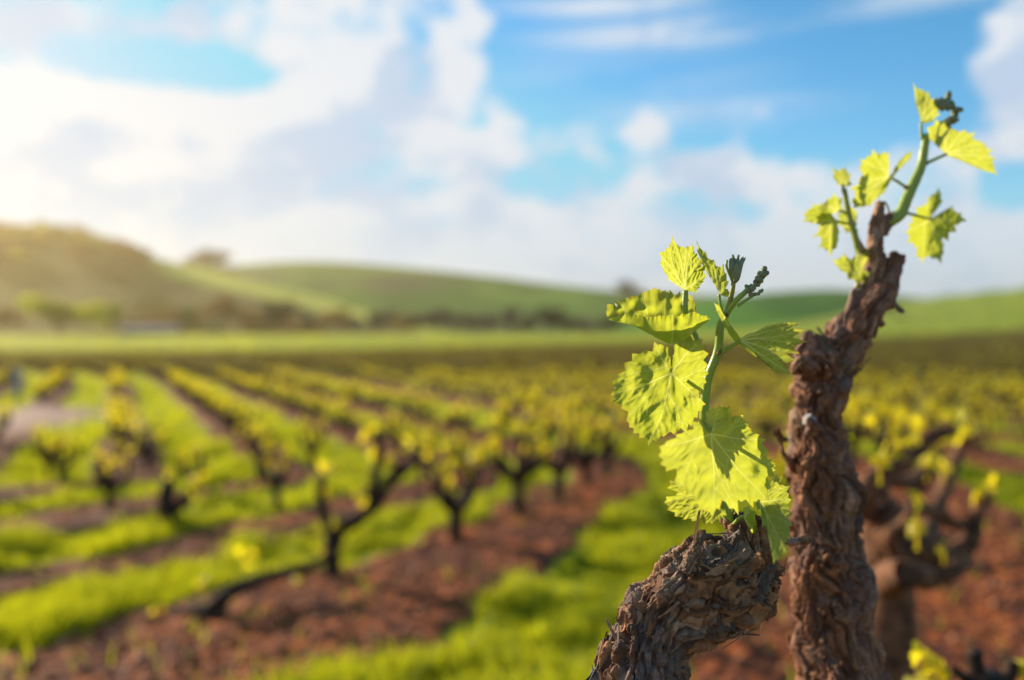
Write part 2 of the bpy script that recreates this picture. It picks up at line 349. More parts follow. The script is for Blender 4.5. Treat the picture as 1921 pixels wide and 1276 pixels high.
lp = hill('wooded_hill', [(-1600, 380), (-700, 395), (-200, 412), (0, 438), (100, 448), (200, 462), (280, 484), (320, 497), (400, 512), (500, 534), (600, 558), (700, 581), (850, 606), (1000, 620), (1150, 630)], 240, 480, 'scrub_hill', 'wooded hill with a pale grass shoulder at the left of the skyline', .9, sc_left)

# ------------------------------------------------------------------ trees
def crown(seed, n, w, h, zb, matn, leaf=.5, bare=0):
    r = np.random.default_rng(seed); nc = 16
    cc = r.normal(0, .42, (nc, 3)); cc = np.clip(cc, -.72, .72); cr = r.uniform(.22, .42, nc)
    k = r.integers(0, nc, n); d = r.normal(size=(n, 3)); d /= np.linalg.norm(d, axis=1)[:, None]
    p = cc[k] + d * (cr[k] * r.uniform(.55, 1, n) ** .5)[:, None]
    p = p * np.array([w, w, h / 2]) + np.array([0, 0, zb + h / 2])
    a = r.normal(size=(n, 3)); a /= np.linalg.norm(a, axis=1)[:, None]; b = np.cross(a, r.normal(size=(n, 3))); b /= np.linalg.norm(b, axis=1)[:, None]
    s = leaf * r.uniform(.6, 1.3, n)[:, None]
    V = np.stack([p - a * s, p + b * s * .6, p + a * s, p - b * s * .6], 1).reshape(-1, 3)
    return mesh('crown', V, np.arange(4 * n).reshape(n, 4), MAT[matn], False)
def trunkm(seed, hgt, r0, spread, top):
    rnd = random.Random(seed); mb = MB(); p = [(0, 0, -.4), (rnd.uniform(-.2, .2), 0, hgt * .5), (rnd.uniform(-.4, .4), rnd.uniform(-.3, .3), hgt)]
    mb.tube(catmull(p, 3), np.linspace(r0, r0 * .6, 7), 7)
    for k in range(6):
        a = k * 1.05 + rnd.random(); q = [p[-1], (math.cos(a) * spread * .45, math.sin(a) * spread * .45, hgt + (top - hgt) * .35), (math.cos(a) * spread * .8, math.sin(a) * spread * .8, hgt + (top - hgt) * rnd.uniform(.6, .85))]
        mb.tube(catmull(q, 3), np.linspace(r0 * .5, r0 * .1, 7), 5)
    return mb.me('trunk', MAT['tree_wood'])
PROTO = {}
for nme, mt_, seeds in (('yellow', 'crown_yellow', (1, 2)), ('brown', 'crown_brown', (3, 4)), ('dark', 'crown_dark', (5, 6)), ('green', 'crown_green', (7, 8)), ('grey', 'crown_grey', (9, 10))):
    PROTO[nme] = [(crown(s_, 2600 if nme not in ('brown', 'grey') else 1700, 5, 7, 2.4, mt_, .33), trunkm(s_, 3.2, .32, 4.6, 8.6)) for s_ in seeds]
TP = 9.4
def tree(name, kind, base, hgt, wid, label, cat='tree', group=None, v=0, rz=None):
    e_ = empty(name, base); cm, tm = PROTO[kind][v % 2]
    for nme, me in (('crown', cm), ('trunk', tm)): link(nme, me, e_)
    e_.scale = (wid / 10, wid / 10, hgt / TP); e_.rotation_euler.z = rz if rz is not None else random.random() * 6.28
    tag(e_, label, cat, group); return e_
def foot(px, D):
    x = (px - CX) * D / F; return np.array([x, D, float(gz(np.array([x]), np.array([D * 1.0]))[0]) - .1])
TR = [('oak_tree', 'yellow', 112, 646, 548, 150, 165, 'broad yellow green tree with a short trunk at the far left of the meadow'),
      ('oak_tree', 'yellow', 206, 634, 566, 74, 185, 'smaller yellow green tree just right of the broad one in the meadow'),
      ('meadow_tree', 'brown', 8, 640, 572, 70, 190, 'orange brown tree cut by the left edge of the photo, under the wooded hill'),
      ('slim_tree', 'green', 352, 633, 572, 28, 200, 'slim green tree standing right of the low grey shed'),
      ('meadow_tree', 'brown', 418, 634, 550, 66, 205, 'tall round brown tree between the slim green tree and the dark one'),
      ('meadow_tree', 'dark', 530, 632, 564, 72, 210, 'dark rounded tree standing alone at the foot of the pale shoulder'),
      ('small_tree', 'dark', 583, 632, 584, 26, 212, 'small dark narrow tree right beside the dark rounded tree'),
      ('meadow_tree', 'brown', 640, 630, 578, 52, 215, 'olive brown tree under the end of the pale grass shoulder'),
      ('meadow_tree', 'grey', 705, 630, 586, 58, 220, 'low greyish tree second in the belt left of centre'),
      ('meadow_tree', 'brown', 755, 630, 590, 46, 222, 'small brown tree amid the greyish tree belt'),
      ('bare_tree', 'grey', 815, 631, 582, 64, 215, 'greyish bare tree with a round top in the middle of the belt'),
      ('bare_tree', 'grey', 885, 631, 586, 76, 218, 'widest greyish bare tree of the belt'),
      ('bare_tree', 'grey', 955, 631, 577, 48, 210, 'upright bare grey tree at the right end of the belt'),
      ('dark_tree', 'dark', 1028, 634, 577, 62, 200, 'dark spreading tree before the bright green slope left of the big leaves'),
      ('dark_tree', 'dark', 1066, 630, 588, 36, 206, 'small dark tree touching the right of the spreading dark tree'),
      ('bare_tree', 'grey', 1102, 632, 602, 30, 214, 'little grey tree left of the near leaves at meadow level'),
      ('small_tree', 'green', 1130, 632, 594, 26, 208, 'little dark green tree just left of the near leaves'),
      ('bare_tree', 'grey', 1692, 628, 592, 34, 196, 'faint grey tree on the green slope just right of the near trunk'),
      ('bare_tree', 'grey', 1750, 626, 604, 40, 192, 'low faint grey tree second right of the near trunk')]
for q, (nme, kd, px, yb, yt, w, D, lab) in enumerate(TR):
    b = foot(px, D); b[2] = min(b[2] + .0, H - (yb - CY) * D / F + .3) if px < 1500 else b[2]
    tree(nme, kd, b, (CY - yt) * D / F + H - b[2], w * D / F * 1.05, lab, group=None, v=q)
# tree standing on the skyline and trees of the wooded hill
b = lp(398, .98); tree('ridge_tree', 'dark', b - np.array([0, 0, 1]), 16, 22, 'lone round tree on the saddle where the wooded hill meets the pale shoulder')
b = lp(368, .97); tree('ridge_tree', 'brown', b - np.array([0, 0, 1]), 8.5, 15, 'low brown bush left of the lone round tree on the saddle')
b = lp(430, .97); tree('ridge_tree', 'brown', b - np.array([0, 0, 1]), 6.5, 15, 'low brown bush right of the lone round tree on the saddle')
e_ = tree('crest_tree', 'grey', np.array([(1183 - CX) * 560 / F, 560, 22.]), 21, 22, 'loose bare tree on the skyline behind the top of the near leaves')
rt = random.Random(5)
for q, (px, w, h, kd) in enumerate([(612, 40, 44, 'brown'), (668, 44, 38, 'grey'), (730, 50, 48, 'grey'), (786, 46, 40, 'dark'), (846, 56, 50, 'grey'), (918, 60, 44, 'grey'), (985, 50, 38, 'dark'), (1085, 44, 36, 'grey'), (1146, 50, 40, 'dark'), (470, 60, 50, 'brown'), (320, 50, 44, 'brown'), (1660, 50, 26, 'grey')]):
    D = 226 + 3 * (q % 3); b = foot(px, D); tree('belt_tree', kd, b, h * D / F, w * D / F, 'low %s tree in the hazy belt, %s' % ({'brown': 'brown', 'grey': 'greyish', 'dark': 'dark'}[kd], ['left of the olive brown tree', 'just right of the olive brown tree', 'just left of the small brown tree', 'just left of the round-topped bare tree', 'between the two bare trees', 'right of the widest bare tree', 'left of the spreading dark tree', 'right of the small dark tree', 'partly behind the near leaves', 'left of the dark rounded tree', 'just behind the grey shed', 'right of the near trunk'][q]), v=q)
for k in range(136):
    px = rt.uniform(-60, 265) if k < 110 else rt.uniform(250, 620); t = rt.uniform(.35, 1.0) ** .8 if k < 110 else rt.uniform(.08, .26)
    if k < 40: t = rt.uniform(.93, 1.0); px = -40 + k * 8.0 + rt.uniform(-4, 4)
    p = lp(px, t); hh = rt.uniform(6, 10) * (1.15 if k % 9 == 0 and k < 40 else 1)
    if k < 40: hh *= (1.9 if abs(px - 95) < 14 or abs(px - 150) < 10 else .8)
    tree('hill_tree', rt.choice(['brown', 'brown', 'brown', 'green', 'yellow'] if k < 110 else ['brown', 'green']), p - np.array([0, 0, 1.6]), hh * (.72 if k < 110 else .6), rt.uniform(9, 15),
         'hazy tree on the crest of the wooded hill, %s' % (('number %d from the left' % (k - 3)) if k > 4 else 'at the left edge') if k < 40 else ('hazy tree within the wood on the face of the left hill' if k < 110 else 'scrubby tree in the shade below the pale grass shoulder'),
         'tree', 'crest trees of the wooded hill' if k < 40 else ('wood on the face of the left hill' if k < 110 else 'scrub below the pale shoulder'), v=k)
# patch of woodland on the green hill: reads as one mass
# low grey shed
D = 205; b = foot(288, D); e_ = empty('farm_shed', b); w2, hw, hr = 6.8, 1.3, 2.2
mb = MB(); mb.box((-w2, -3.5, -.2), (w2, 3.5, hw)); link('wall', mb.me('wall', MAT['shed_wall'], False), e_)
mb = MB(); mb.add([(-w2 - .4, -4, hw - .1), (w2 + .4, -4, hw - .1), (w2 + .4, 0, hr), (-w2 - .4, 0, hr), (-w2 - .4, 4, hw - .1), (w2 + .4, 4, hw - .1),
                   (-w2 - .4, -4, hw + .1), (w2 + .4, -4, hw + .1), (w2 + .4, 0, hr + .2), (-w2 - .4, 0, hr + .2), (-w2 - .4, 4, hw + .1), (w2 + .4, 4, hw + .1)],
                  [[6, 7, 8, 9], [9, 8, 11, 10], [0, 3, 2, 1], [3, 4, 5, 2], [0, 1, 7, 6], [4, 10, 11, 5], [0, 6, 9, 3], [3, 9, 10, 4], [1, 2, 8, 7], [2, 5, 11, 8]])
link('roof', mb.me('roof', MAT['shed_roof'], False), e_)
tag(e_, 'long low grey shed at the foot of the wooded hill', 'shed')
# weathered post at the end of a row
p = at(33, 758, 19); e_ = empty('row_post', (p[0], 19, 0)); mb = MB(); mb.tube([(0, 0, -.2), (.01, 0, .4), (0, 0, .85)], [.09, .085, .08], 10); link('post', mb.me('post', MAT['post']), e_)
tag(e_, 'stout grey post at the row ends beside the pale dirt patch', 'post')

# ------------------------------------------------------------------ background bush vines
LEAF9 = np.array([(0, 0, 0), (.42, -.1, .05), (.62, .28, .0), (.38, .5, .06), (.36, .85, -.02), (0, 1.08, -.1), (-.36, .85, -.02), (-.38, .5, .06), (-.62, .28, 0), (-.42, -.1, .05), (0, .4, .1)])
LEAF9 = LEAF9 * 1.0
LF9 = [[10, k, k % 9 + 1] for k in range(1, 10)] ; LF9 = [[10, k, k + 1] for k in range(0, 9)] + [[10, 9, 0]]
LEAF4 = np.array([(0, 0, 0), (.5, .5, .06), (0, 1, -.08), (-.5, .5, .06)]); LF4 = [[0, 1, 2, 3]]
def scatter_leaves(mb, cen, n, rad_, size, rnd, hi):
    T, Fc = (LEAF9, LF9) if hi else (LEAF4, LF4)
    for _ in range(n):
        d = np.array([rnd.gauss(0, 1) for _ in range(3)]); d /= np.linalg.norm(d); c = np.array(cen) + d * rad_ * rnd.random() ** .6 * np.array([1, 1, 1.25])
        nrm = np.array([rnd.gauss(0, .6), rnd.gauss(0, .6) - .3, rnd.gauss(.5, .5)]); nrm /= np.linalg.norm(nrm)
        u = np.cross(nrm, [rnd.gauss(0, 1), rnd.gauss(0, 1), rnd.gauss(0, 1)]); u /= np.linalg.norm(u); v = np.cross(nrm, u); s = size * rnd.uniform(.6, 1.2)
        mb.add(c + s * (T[:, :1] * u + (T[:, 1:2] - .3) * v + T[:, 2:] * nrm), Fc)
def vine_parts(seed, hi, arms=None, leafy_=1.0):
    rnd = random.Random(seed); na_ = arms or rnd.randint(4, 6); th = rnd.uniform(.28, .42); lean = (rnd.uniform(-.08, .08), rnd.uniform(-.08, .08))
    n = {2: 9, 1: 6, 0: 4}[hi]; k = {2: 5, 1: 3, 0: 2}[hi]
    tr_ = MB(); tp = catmull([(0, 0, -.08), (lean[0] * .4, lean[1] * .4, th * .5), (lean[0], lean[1], th)], k); tr_.tube(tp, np.linspace(.085, .075, len(tp)), n, .16, rnd)
    armsl, clus = [], []
    a0 = rnd.random() * 6.28
    for i_ in range(na_):
        a = a0 + i_ * 6.28 / na_ + rnd.uniform(-.4, .4); L = rnd.uniform(.22, .42); top = rnd.uniform(.62, .92)
        c, s = math.cos(a), math.sin(a)
        q = [(lean[0], lean[1], th - .05), (lean[0] + c * L * .55, lean[1] + s * L * .55, th + .06 + rnd.uniform(-.03, .08)), (lean[0] + c * L * .95, lean[1] + s * L * .95, th + (top - th) * .5 + rnd.uniform(-.04, .04)),
             (lean[0] + c * L * 1.1 + rnd.uniform(-.07, .07), lean[1] + s * L * 1.1 + rnd.uniform(-.07, .07), top)]
        ap = catmull(q, k); mb = MB(); mb.tube(ap, np.linspace(.05, .026, len(ap)) * (1.35 if hi < 2 else 1.1), n, .25, rnd)
        armsl.append(mb)
        m3 = len(ap) // 2
        for cen in ([ap[-1] + np.array([0, 0, .08]), ap[-1] * .7 + ap[-3] * .3 + np.array([rnd.uniform(-.11, .11), rnd.uniform(-.11, .11), .1])] + ([ap[m3] + np.array([rnd.uniform(-.09, .09), rnd.uniform(-.09, .09), .13])] if i_ % 2 else []) if hi else [ap[-1] + np.array([0, 0, .07])]):
            cb = MB()
            if hi: cb.tube([ap[-1], (ap[-1] + cen) / 2 + np.array([rnd.uniform(-.02, .02), 0, 0]), cen], [.006, .005, .003], 4)
            scatter_leaves(cb, cen, int({2: 12, 1: 15, 0: 8}[hi] * leafy_), {2: .042, 1: .075, 0: .10}[hi], {2: .06, 1: .075, 0: .11}[hi], rnd, hi == 2); clus.append(cb)
    return tr_, armsl, clus
def vine_hi(seed, **kw):
    t_, ar, cl_ = vine_parts(seed, 2, **kw); return [('trunk', t_.me('trunk', MAT['vine_wood']))] + [('arm', a.me('arm', MAT['vine_wood'])) for a in ar] + [('leafy_shoot', c.me('leafy_shoot', MAT['vine_leaf'], False)) for c in cl_]
def merge(l):
    mb = MB()
    for b_ in l: mb.add(np.concatenate(b_.V), b_.F)
    return mb
def vine_mid(seed):
    t_, ar, cl_ = vine_parts(seed, 1); return [('trunk', merge([t_] + ar).me('trunk', MAT['vine_wood']))] + [('leafy_shoot', merge(cl_[k:k + 2]).me('leafy_shoot', MAT['vine_leaf'], False)) for k in range(0, len(cl_), 2)]
HI = [vine_hi(100 + k) for k in range(7)]; MID = [vine_mid(200 + k) for k in range(10)]
explicit = [(-.42, 5.77, 0), (.05, 6.6, 0), (.41, 7.27, 0), (.76, 7.95, 0), (1.0, 8.6, 0), (-2.05, 7.0, -1), (-4.95, 8.5, -3), (2.15, 5.6, 1), (3.3, 6.6, 1)]
cand = [(x, y, {0: 0., -1: -1.55, -2: -3.1, -3: -1.55 * 3, 1: 3.}[k]) for x, y, k in explicit]
Mf = catmull(MA, 4); Tm = np.gradient(Mf, axis=0); Tm /= np.linalg.norm(Tm, axis=1)[:, None]; Nm = np.c_[Tm[:, 1], -Tm[:, 0]]
rv = random.Random(9)
for s in ROWS:
    if s < -22: continue
    Q = Mf + Nm * s; L = np.r_[0, np.cumsum(np.hypot(*np.diff(Q, axis=0).T))]
    for u in np.arange(rv.uniform(0, 1), L[-1], 0.78 if s < 30 else 1.0):
        u += rv.uniform(-.12, .12); p = np.array([np.interp(u, L, Q[:, 0]), np.interp(u, L, Q[:, 1])])
        if p[1] < 2.2 or p[1] > yend(*p) or abs(p[0]) > p[1] * .70 + 1.2: continue
        if s == 3.0 and p[1] < 6.5: continue
        if s == 0.0 and p[1] < 8.8: continue
        if rv.random() < .02: continue
        if p[1] < 8.0 and s < -1.3 and rv.random() < .3: continue
        if math.hypot(p[0] + 1.05, p[1] - 4.9) < .8 or math.hypot(p[0] + 2.69, p[1] - 6.22) < .8: continue
        if p[1] < 12 and min(math.hypot(p[0] - q[0], p[1] - q[1]) for q in cand) < .62: continue
        if ((p[0] + 10.2) / 3) ** 2 + ((p[1] - 14) / 4) ** 2 < 1: continue
        cand.append((p[0], p[1], s))
P_ = np.array(cand); ok = np.abs(np.abs(sdist(P_[:, :2])) - np.abs(P_[:, 2])) < .4; P_ = P_[ok | (np.arange(len(P_)) < len(explicit))]
order = np.argsort(np.hypot(P_[:, 0], P_[:, 1])); P_ = P_[order]
inview = (np.abs(P_[:, 0]) < P_[:, 1] * .655 + .3); idx = np.where(inview)[0][:290]; ind = set(idx.tolist())
OR = ['nearest', 'second', 'third', 'fourth', 'fifth', 'sixth', 'seventh', 'eighth', 'ninth', 'tenth', 'eleventh', 'twelfth', 'thirteenth', 'fourteenth', 'fifteenth']
def rowname(s):
    if s == 0: return 'row behind the near grass strip'
    if s == 3: return 'row right of the near trunk'
    if s < 0: return OR[int(round(-s / 1.55))] + ' curving row to the left' if int(round(-s / 1.55)) < 15 else 'last curving row to the left'
    return OR[min(14, int(round((s - 5) / 1.9)))] + ' row crossing the dense block on the right'
cnt = {}
for i_ in sorted(ind):
    x, y, s = P_[i_]; d = math.hypot(x, y); k = cnt.get(s, 0); cnt[s] = k + 1
    parts = HI[rv.randrange(7)] if d < 9.5 else MID[rv.randrange(10)]
    e_ = empty('bush_vine', (x, y, float(gz(np.array([x]), np.array([y]))[0]) + .03)); sc_ = rv.uniform(.46, .60) if (s < 0 or d > 11 or s > 3) else rv.uniform(.72, .88)
    e_.scale = (sc_ * rv.uniform(.72, .9), sc_ * .8, sc_); e_.rotation_euler.z = rv.random() * 6.28
    for nme, me in parts: link(nme, me, e_)
    if s in (0., -1.55, -3.1, -1.55 * 3, -6.2, 3.) and k < 15:
        tag(e_, 'dark yellow-shooted vine, %s from the near end of the %s' % (OR[k], rowname(s)), 'vine', 'bush vines in the rows behind')
    else: tag(e_, 'small blurred yellow-shooted vine in the ' + rowname(s), 'vine', 'bush vines in the ' + rowname(s))
def arm_px(name, pts, seed, leaves=(), sz=.045, mt='vine_wood'):
    rnd = random.Random(seed); q = np.array([np.append(at(p[0], p[1], p[2]), p[3] * p[2] / F) for p in pts]); q = catmull(q, 6); mb = MB(); mb.tube(q[:, :3], q[:, 3], 12, .14, rnd)
    a = link(name, mb.me(name, MAT[mt], True, org), BV)
    for (x, y, D, n, rr) in leaves:
        cb = MB(); c = at(x, y, D); cb.tube([c - np.array([0, 0, .05]), c], [.004, .002], 4); scatter_leaves(cb, c, n, rr, sz, rnd, True); link('leafy_shoot', cb.me('leafy_shoot', MAT['vine_leaf'], False, org), a)

# low sprawling vine at the lower left (its arms almost on the soil)
org = np.array([-1.58, 4.2, .03]); BV = e_ = empty('sprawling_vine', org); D = 4.2
arm_px('trunk', [(398, 1190, D, 30), (398, 1160, D, 28), (396, 1135, D, 24)], 61)
arm_px('arm', [(392, 1150, D, 20), (350, 1152, D, 14), (300, 1172, D, 12), (262, 1195, D + .05, 11), (235, 1222, D, 8)], 62, [(378, 1108, D, 9, .05), (300, 1150, D, 4, .04)])
arm_px('arm', [(400, 1142, D, 18), (430, 1112, D, 14), (480, 1090, D + .2, 11), (540, 1072, D + .3, 9), (595, 1055, D + .4, 7), (630, 1030, D + .45, 5)], 63, [(466, 1040, D + .1, 8, .05), (560, 1090, D + .2, 4, .03), (600, 1030, D + .4, 3, .03)])
tag(e_, 'low sprawling dark vine with arms close to the red soil at the lower left', 'vine')
org = np.array([-1.08, 4.9, .03]); BV = e_ = empty('forked_vine', org); D = 4.9
arm_px('trunk', [(626, 1106, D, 17), (622, 1060, D, 15), (624, 1020, D, 16), (634, 985, D, 18)], 64)
arm_px('arm', [(626, 1015, D, 12), (608, 965, D, 10), (600, 925, D, 9), (604, 892, D, 7)], 65, [(612, 878, D, 12, .045), (632, 980, D - .1, 10, .03), (612, 925, D, 7, .03)])
arm_px('arm', [(634, 992, D, 16), (672, 972, D, 14), (704, 945, D, 12), (728, 905, D, 10), (752, 868, D, 7)], 66, [(760, 835, D, 9, .04), (728, 915, D, 8, .03), (706, 930, D, 4, .03), (672, 933, D - .1, 10, .04)])
arm_px('arm', [(690, 955, D, 10), (702, 900, D, 9), (712, 855, D, 8), (708, 815, D, 6)], 67, [(692, 812, D, 12, .055), (730, 868, D, 12, .04), (700, 850, D, 7, .035)])
arm_px('arm', [(726, 910, D, 8), (776, 868, D + .1, 8), (800, 835, D + .1, 6)], 68, [(806, 850, D, 6, .03), (800, 815, D + .1, 6, .03)])
tag(e_, 'large forked dark vine with round yellow shoots, its trunk bare above the red soil', 'vine')
org = np.array([-2.7, 6.2, .03]); BV = e_ = empty('stumpy_vine', org); D = 6.2
arm_px('trunk', [(314, 1008, D, 15), (312, 960, D, 14), (314, 915, D, 13), (318, 900, D, 9)], 69, [(318, 884, D, 12, .045), (288, 930, D, 7, .03)])
arm_px('arm', [(316, 960, D, 10), (340, 945, D, 12), (352, 925, D, 9)], 70, [(362, 902, D, 11, .04), (386, 898, D, 9, .03), (358, 930, D, 7, .03), (335, 970, D, 6, .05)])
tag(e_, 'stumpy dark vine with a thick post-like trunk left of the large forked one', 'vine')
# rest of the vineyard as one mass
rest = [i_ for i_ in range(len(P_)) if i_ not in ind]
low_t, low_l = [], []
for k in range(8):
    t_, ar, cl_ = vine_parts(400 + k, 0); a = merge([t_] + ar); c = merge(cl_); low_t.append((np.concatenate(a.V), a.F)); low_l.append((np.concatenate(c.V), np.array(c.F)))
def tri(Fs): return np.array([t for f in Fs for t in ([[f[0], f[q], f[q + 1]] for q in range(1, len(f) - 1)])])
low_t = [(v, tri(f)) for v, f in low_t]
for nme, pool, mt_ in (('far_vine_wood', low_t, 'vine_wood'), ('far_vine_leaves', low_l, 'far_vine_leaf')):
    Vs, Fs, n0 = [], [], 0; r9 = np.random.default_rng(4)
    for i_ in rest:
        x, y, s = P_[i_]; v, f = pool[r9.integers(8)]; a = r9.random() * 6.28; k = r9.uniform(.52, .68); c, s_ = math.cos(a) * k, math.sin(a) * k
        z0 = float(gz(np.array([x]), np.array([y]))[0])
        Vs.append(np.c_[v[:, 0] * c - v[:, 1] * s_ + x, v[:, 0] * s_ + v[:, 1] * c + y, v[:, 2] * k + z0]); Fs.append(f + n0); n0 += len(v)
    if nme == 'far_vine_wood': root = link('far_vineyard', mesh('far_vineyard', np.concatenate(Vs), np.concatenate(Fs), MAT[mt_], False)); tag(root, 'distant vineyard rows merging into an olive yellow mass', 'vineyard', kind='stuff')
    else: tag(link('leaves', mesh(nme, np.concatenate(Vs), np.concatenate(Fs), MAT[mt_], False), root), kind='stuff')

# ------------------------------------------------------------------ grass and clods
def wedge(n, r0, r1, seed):
    r = np.random.default_rng(seed); d = np.sqrt(r.uniform(r0 * r0, r1 * r1, n)) if r1 < 14 else r.uniform(r0, r1, n); a = r.uniform(-R(36), R(36), n); return np.c_[np.sin(a) * d, np.cos(a) * d], r
def blades(n, r0, r1, hgt, wid, seed):
    P, r = wedge(n, r0, r1, seed); sw_, _, s = sward(P); cl_ = vn(np.c_[P * 2.2, P[:, 0] * 0], 61) * .6 + vn(np.c_[P * 6, P[:, 0] * 0], 63) * .4
    keep = (sw_ + cl_ * .25 > .55 + .3 * r.random(len(P))) | (r.random(len(P)) < .012); P = P[keep]; cl_ = cl_[keep]; n = len(P)
    h_ = hgt * r.uniform(.5, 1.2, n) * np.clip(1 + 1.5 * cl_, .2, 2.0); a = r.uniform(0, 6.28, n); b = r.uniform(0, 6.28, n); w = wid * r.uniform(.7, 1.3, n); le = h_ * r.uniform(.1, .7, n)
    z = gz(P[:, 0], P[:, 1]); d = np.c_[np.cos(a) * w, np.sin(a) * w]; l = np.c_[np.cos(b) * le, np.sin(b) * le]
    V = np.stack([np.c_[P - d, z - .01], np.c_[P + d, z - .01], np.c_[P + d * .7 + l * .4, z + h_ * .6], np.c_[P - d * .7 + l * .4, z + h_ * .6], np.c_[P + l, z + h_]], 1).reshape(-1, 3)
    o = np.arange(n)[:, None] * 5; return V, np.concatenate([o + [0, 1, 2], o + [0, 2, 3], o + [3, 2, 4]])
Vs, Fs, n0 = [], [], 0
for args in ((150000, 2.6, 7, .10, .0045, 1), (120000, 7, 13.9, .085, .008, 2), (80000, 13, 46, .09, .022, 3), (34000, 46, 240, .22, .09, 4)):
    v, f = blades(*args); Vs.append(v); Fs.append(f + n0); n0 += len(v)
tag(link('grass', mesh('grass', np.concatenate(Vs), np.concatenate(Fs), MAT['grass'], False)), 'short bright grass growing in strips between the vine rows', 'grass', kind='stuff')
P, r = wedge(26000, 2.6, 13.9, 8); sw_, _, _s = sward(P); P = P[sw_ < .4]; n = len(P)
ico = np.array([(0, 0, 1), (.9, 0, .3), (.28, .85, .35), (-.72, .53, .3), (-.72, -.53, .35), (.28, -.85, .3), (0, 0, -.6)]); fi = np.array([[0, 1, 2], [0, 2, 3], [0, 3, 4], [0, 4, 5], [0, 5, 1], [6, 2, 1], [6, 3, 2], [6, 4, 3], [6, 5, 4], [6, 1, 5]])
s_ = (.006 + .03 * r.random(n) ** 4)[:, None, None]; V = ico[None] * r.uniform(.6, 1.3, (n, 7, 3)) * s_ + np.c_[P, gz(P[:, 0], P[:, 1]) + .055][:, None]
tag(link('soil_clods', mesh('soil_clods', V.reshape(-1, 3), (np.arange(n)[:, None, None] * 7 + fi[None]).reshape(-1, 3), MAT['clod'], False)), 'small clods and stones strewn on the red soil', 'soil', kind='stuff')

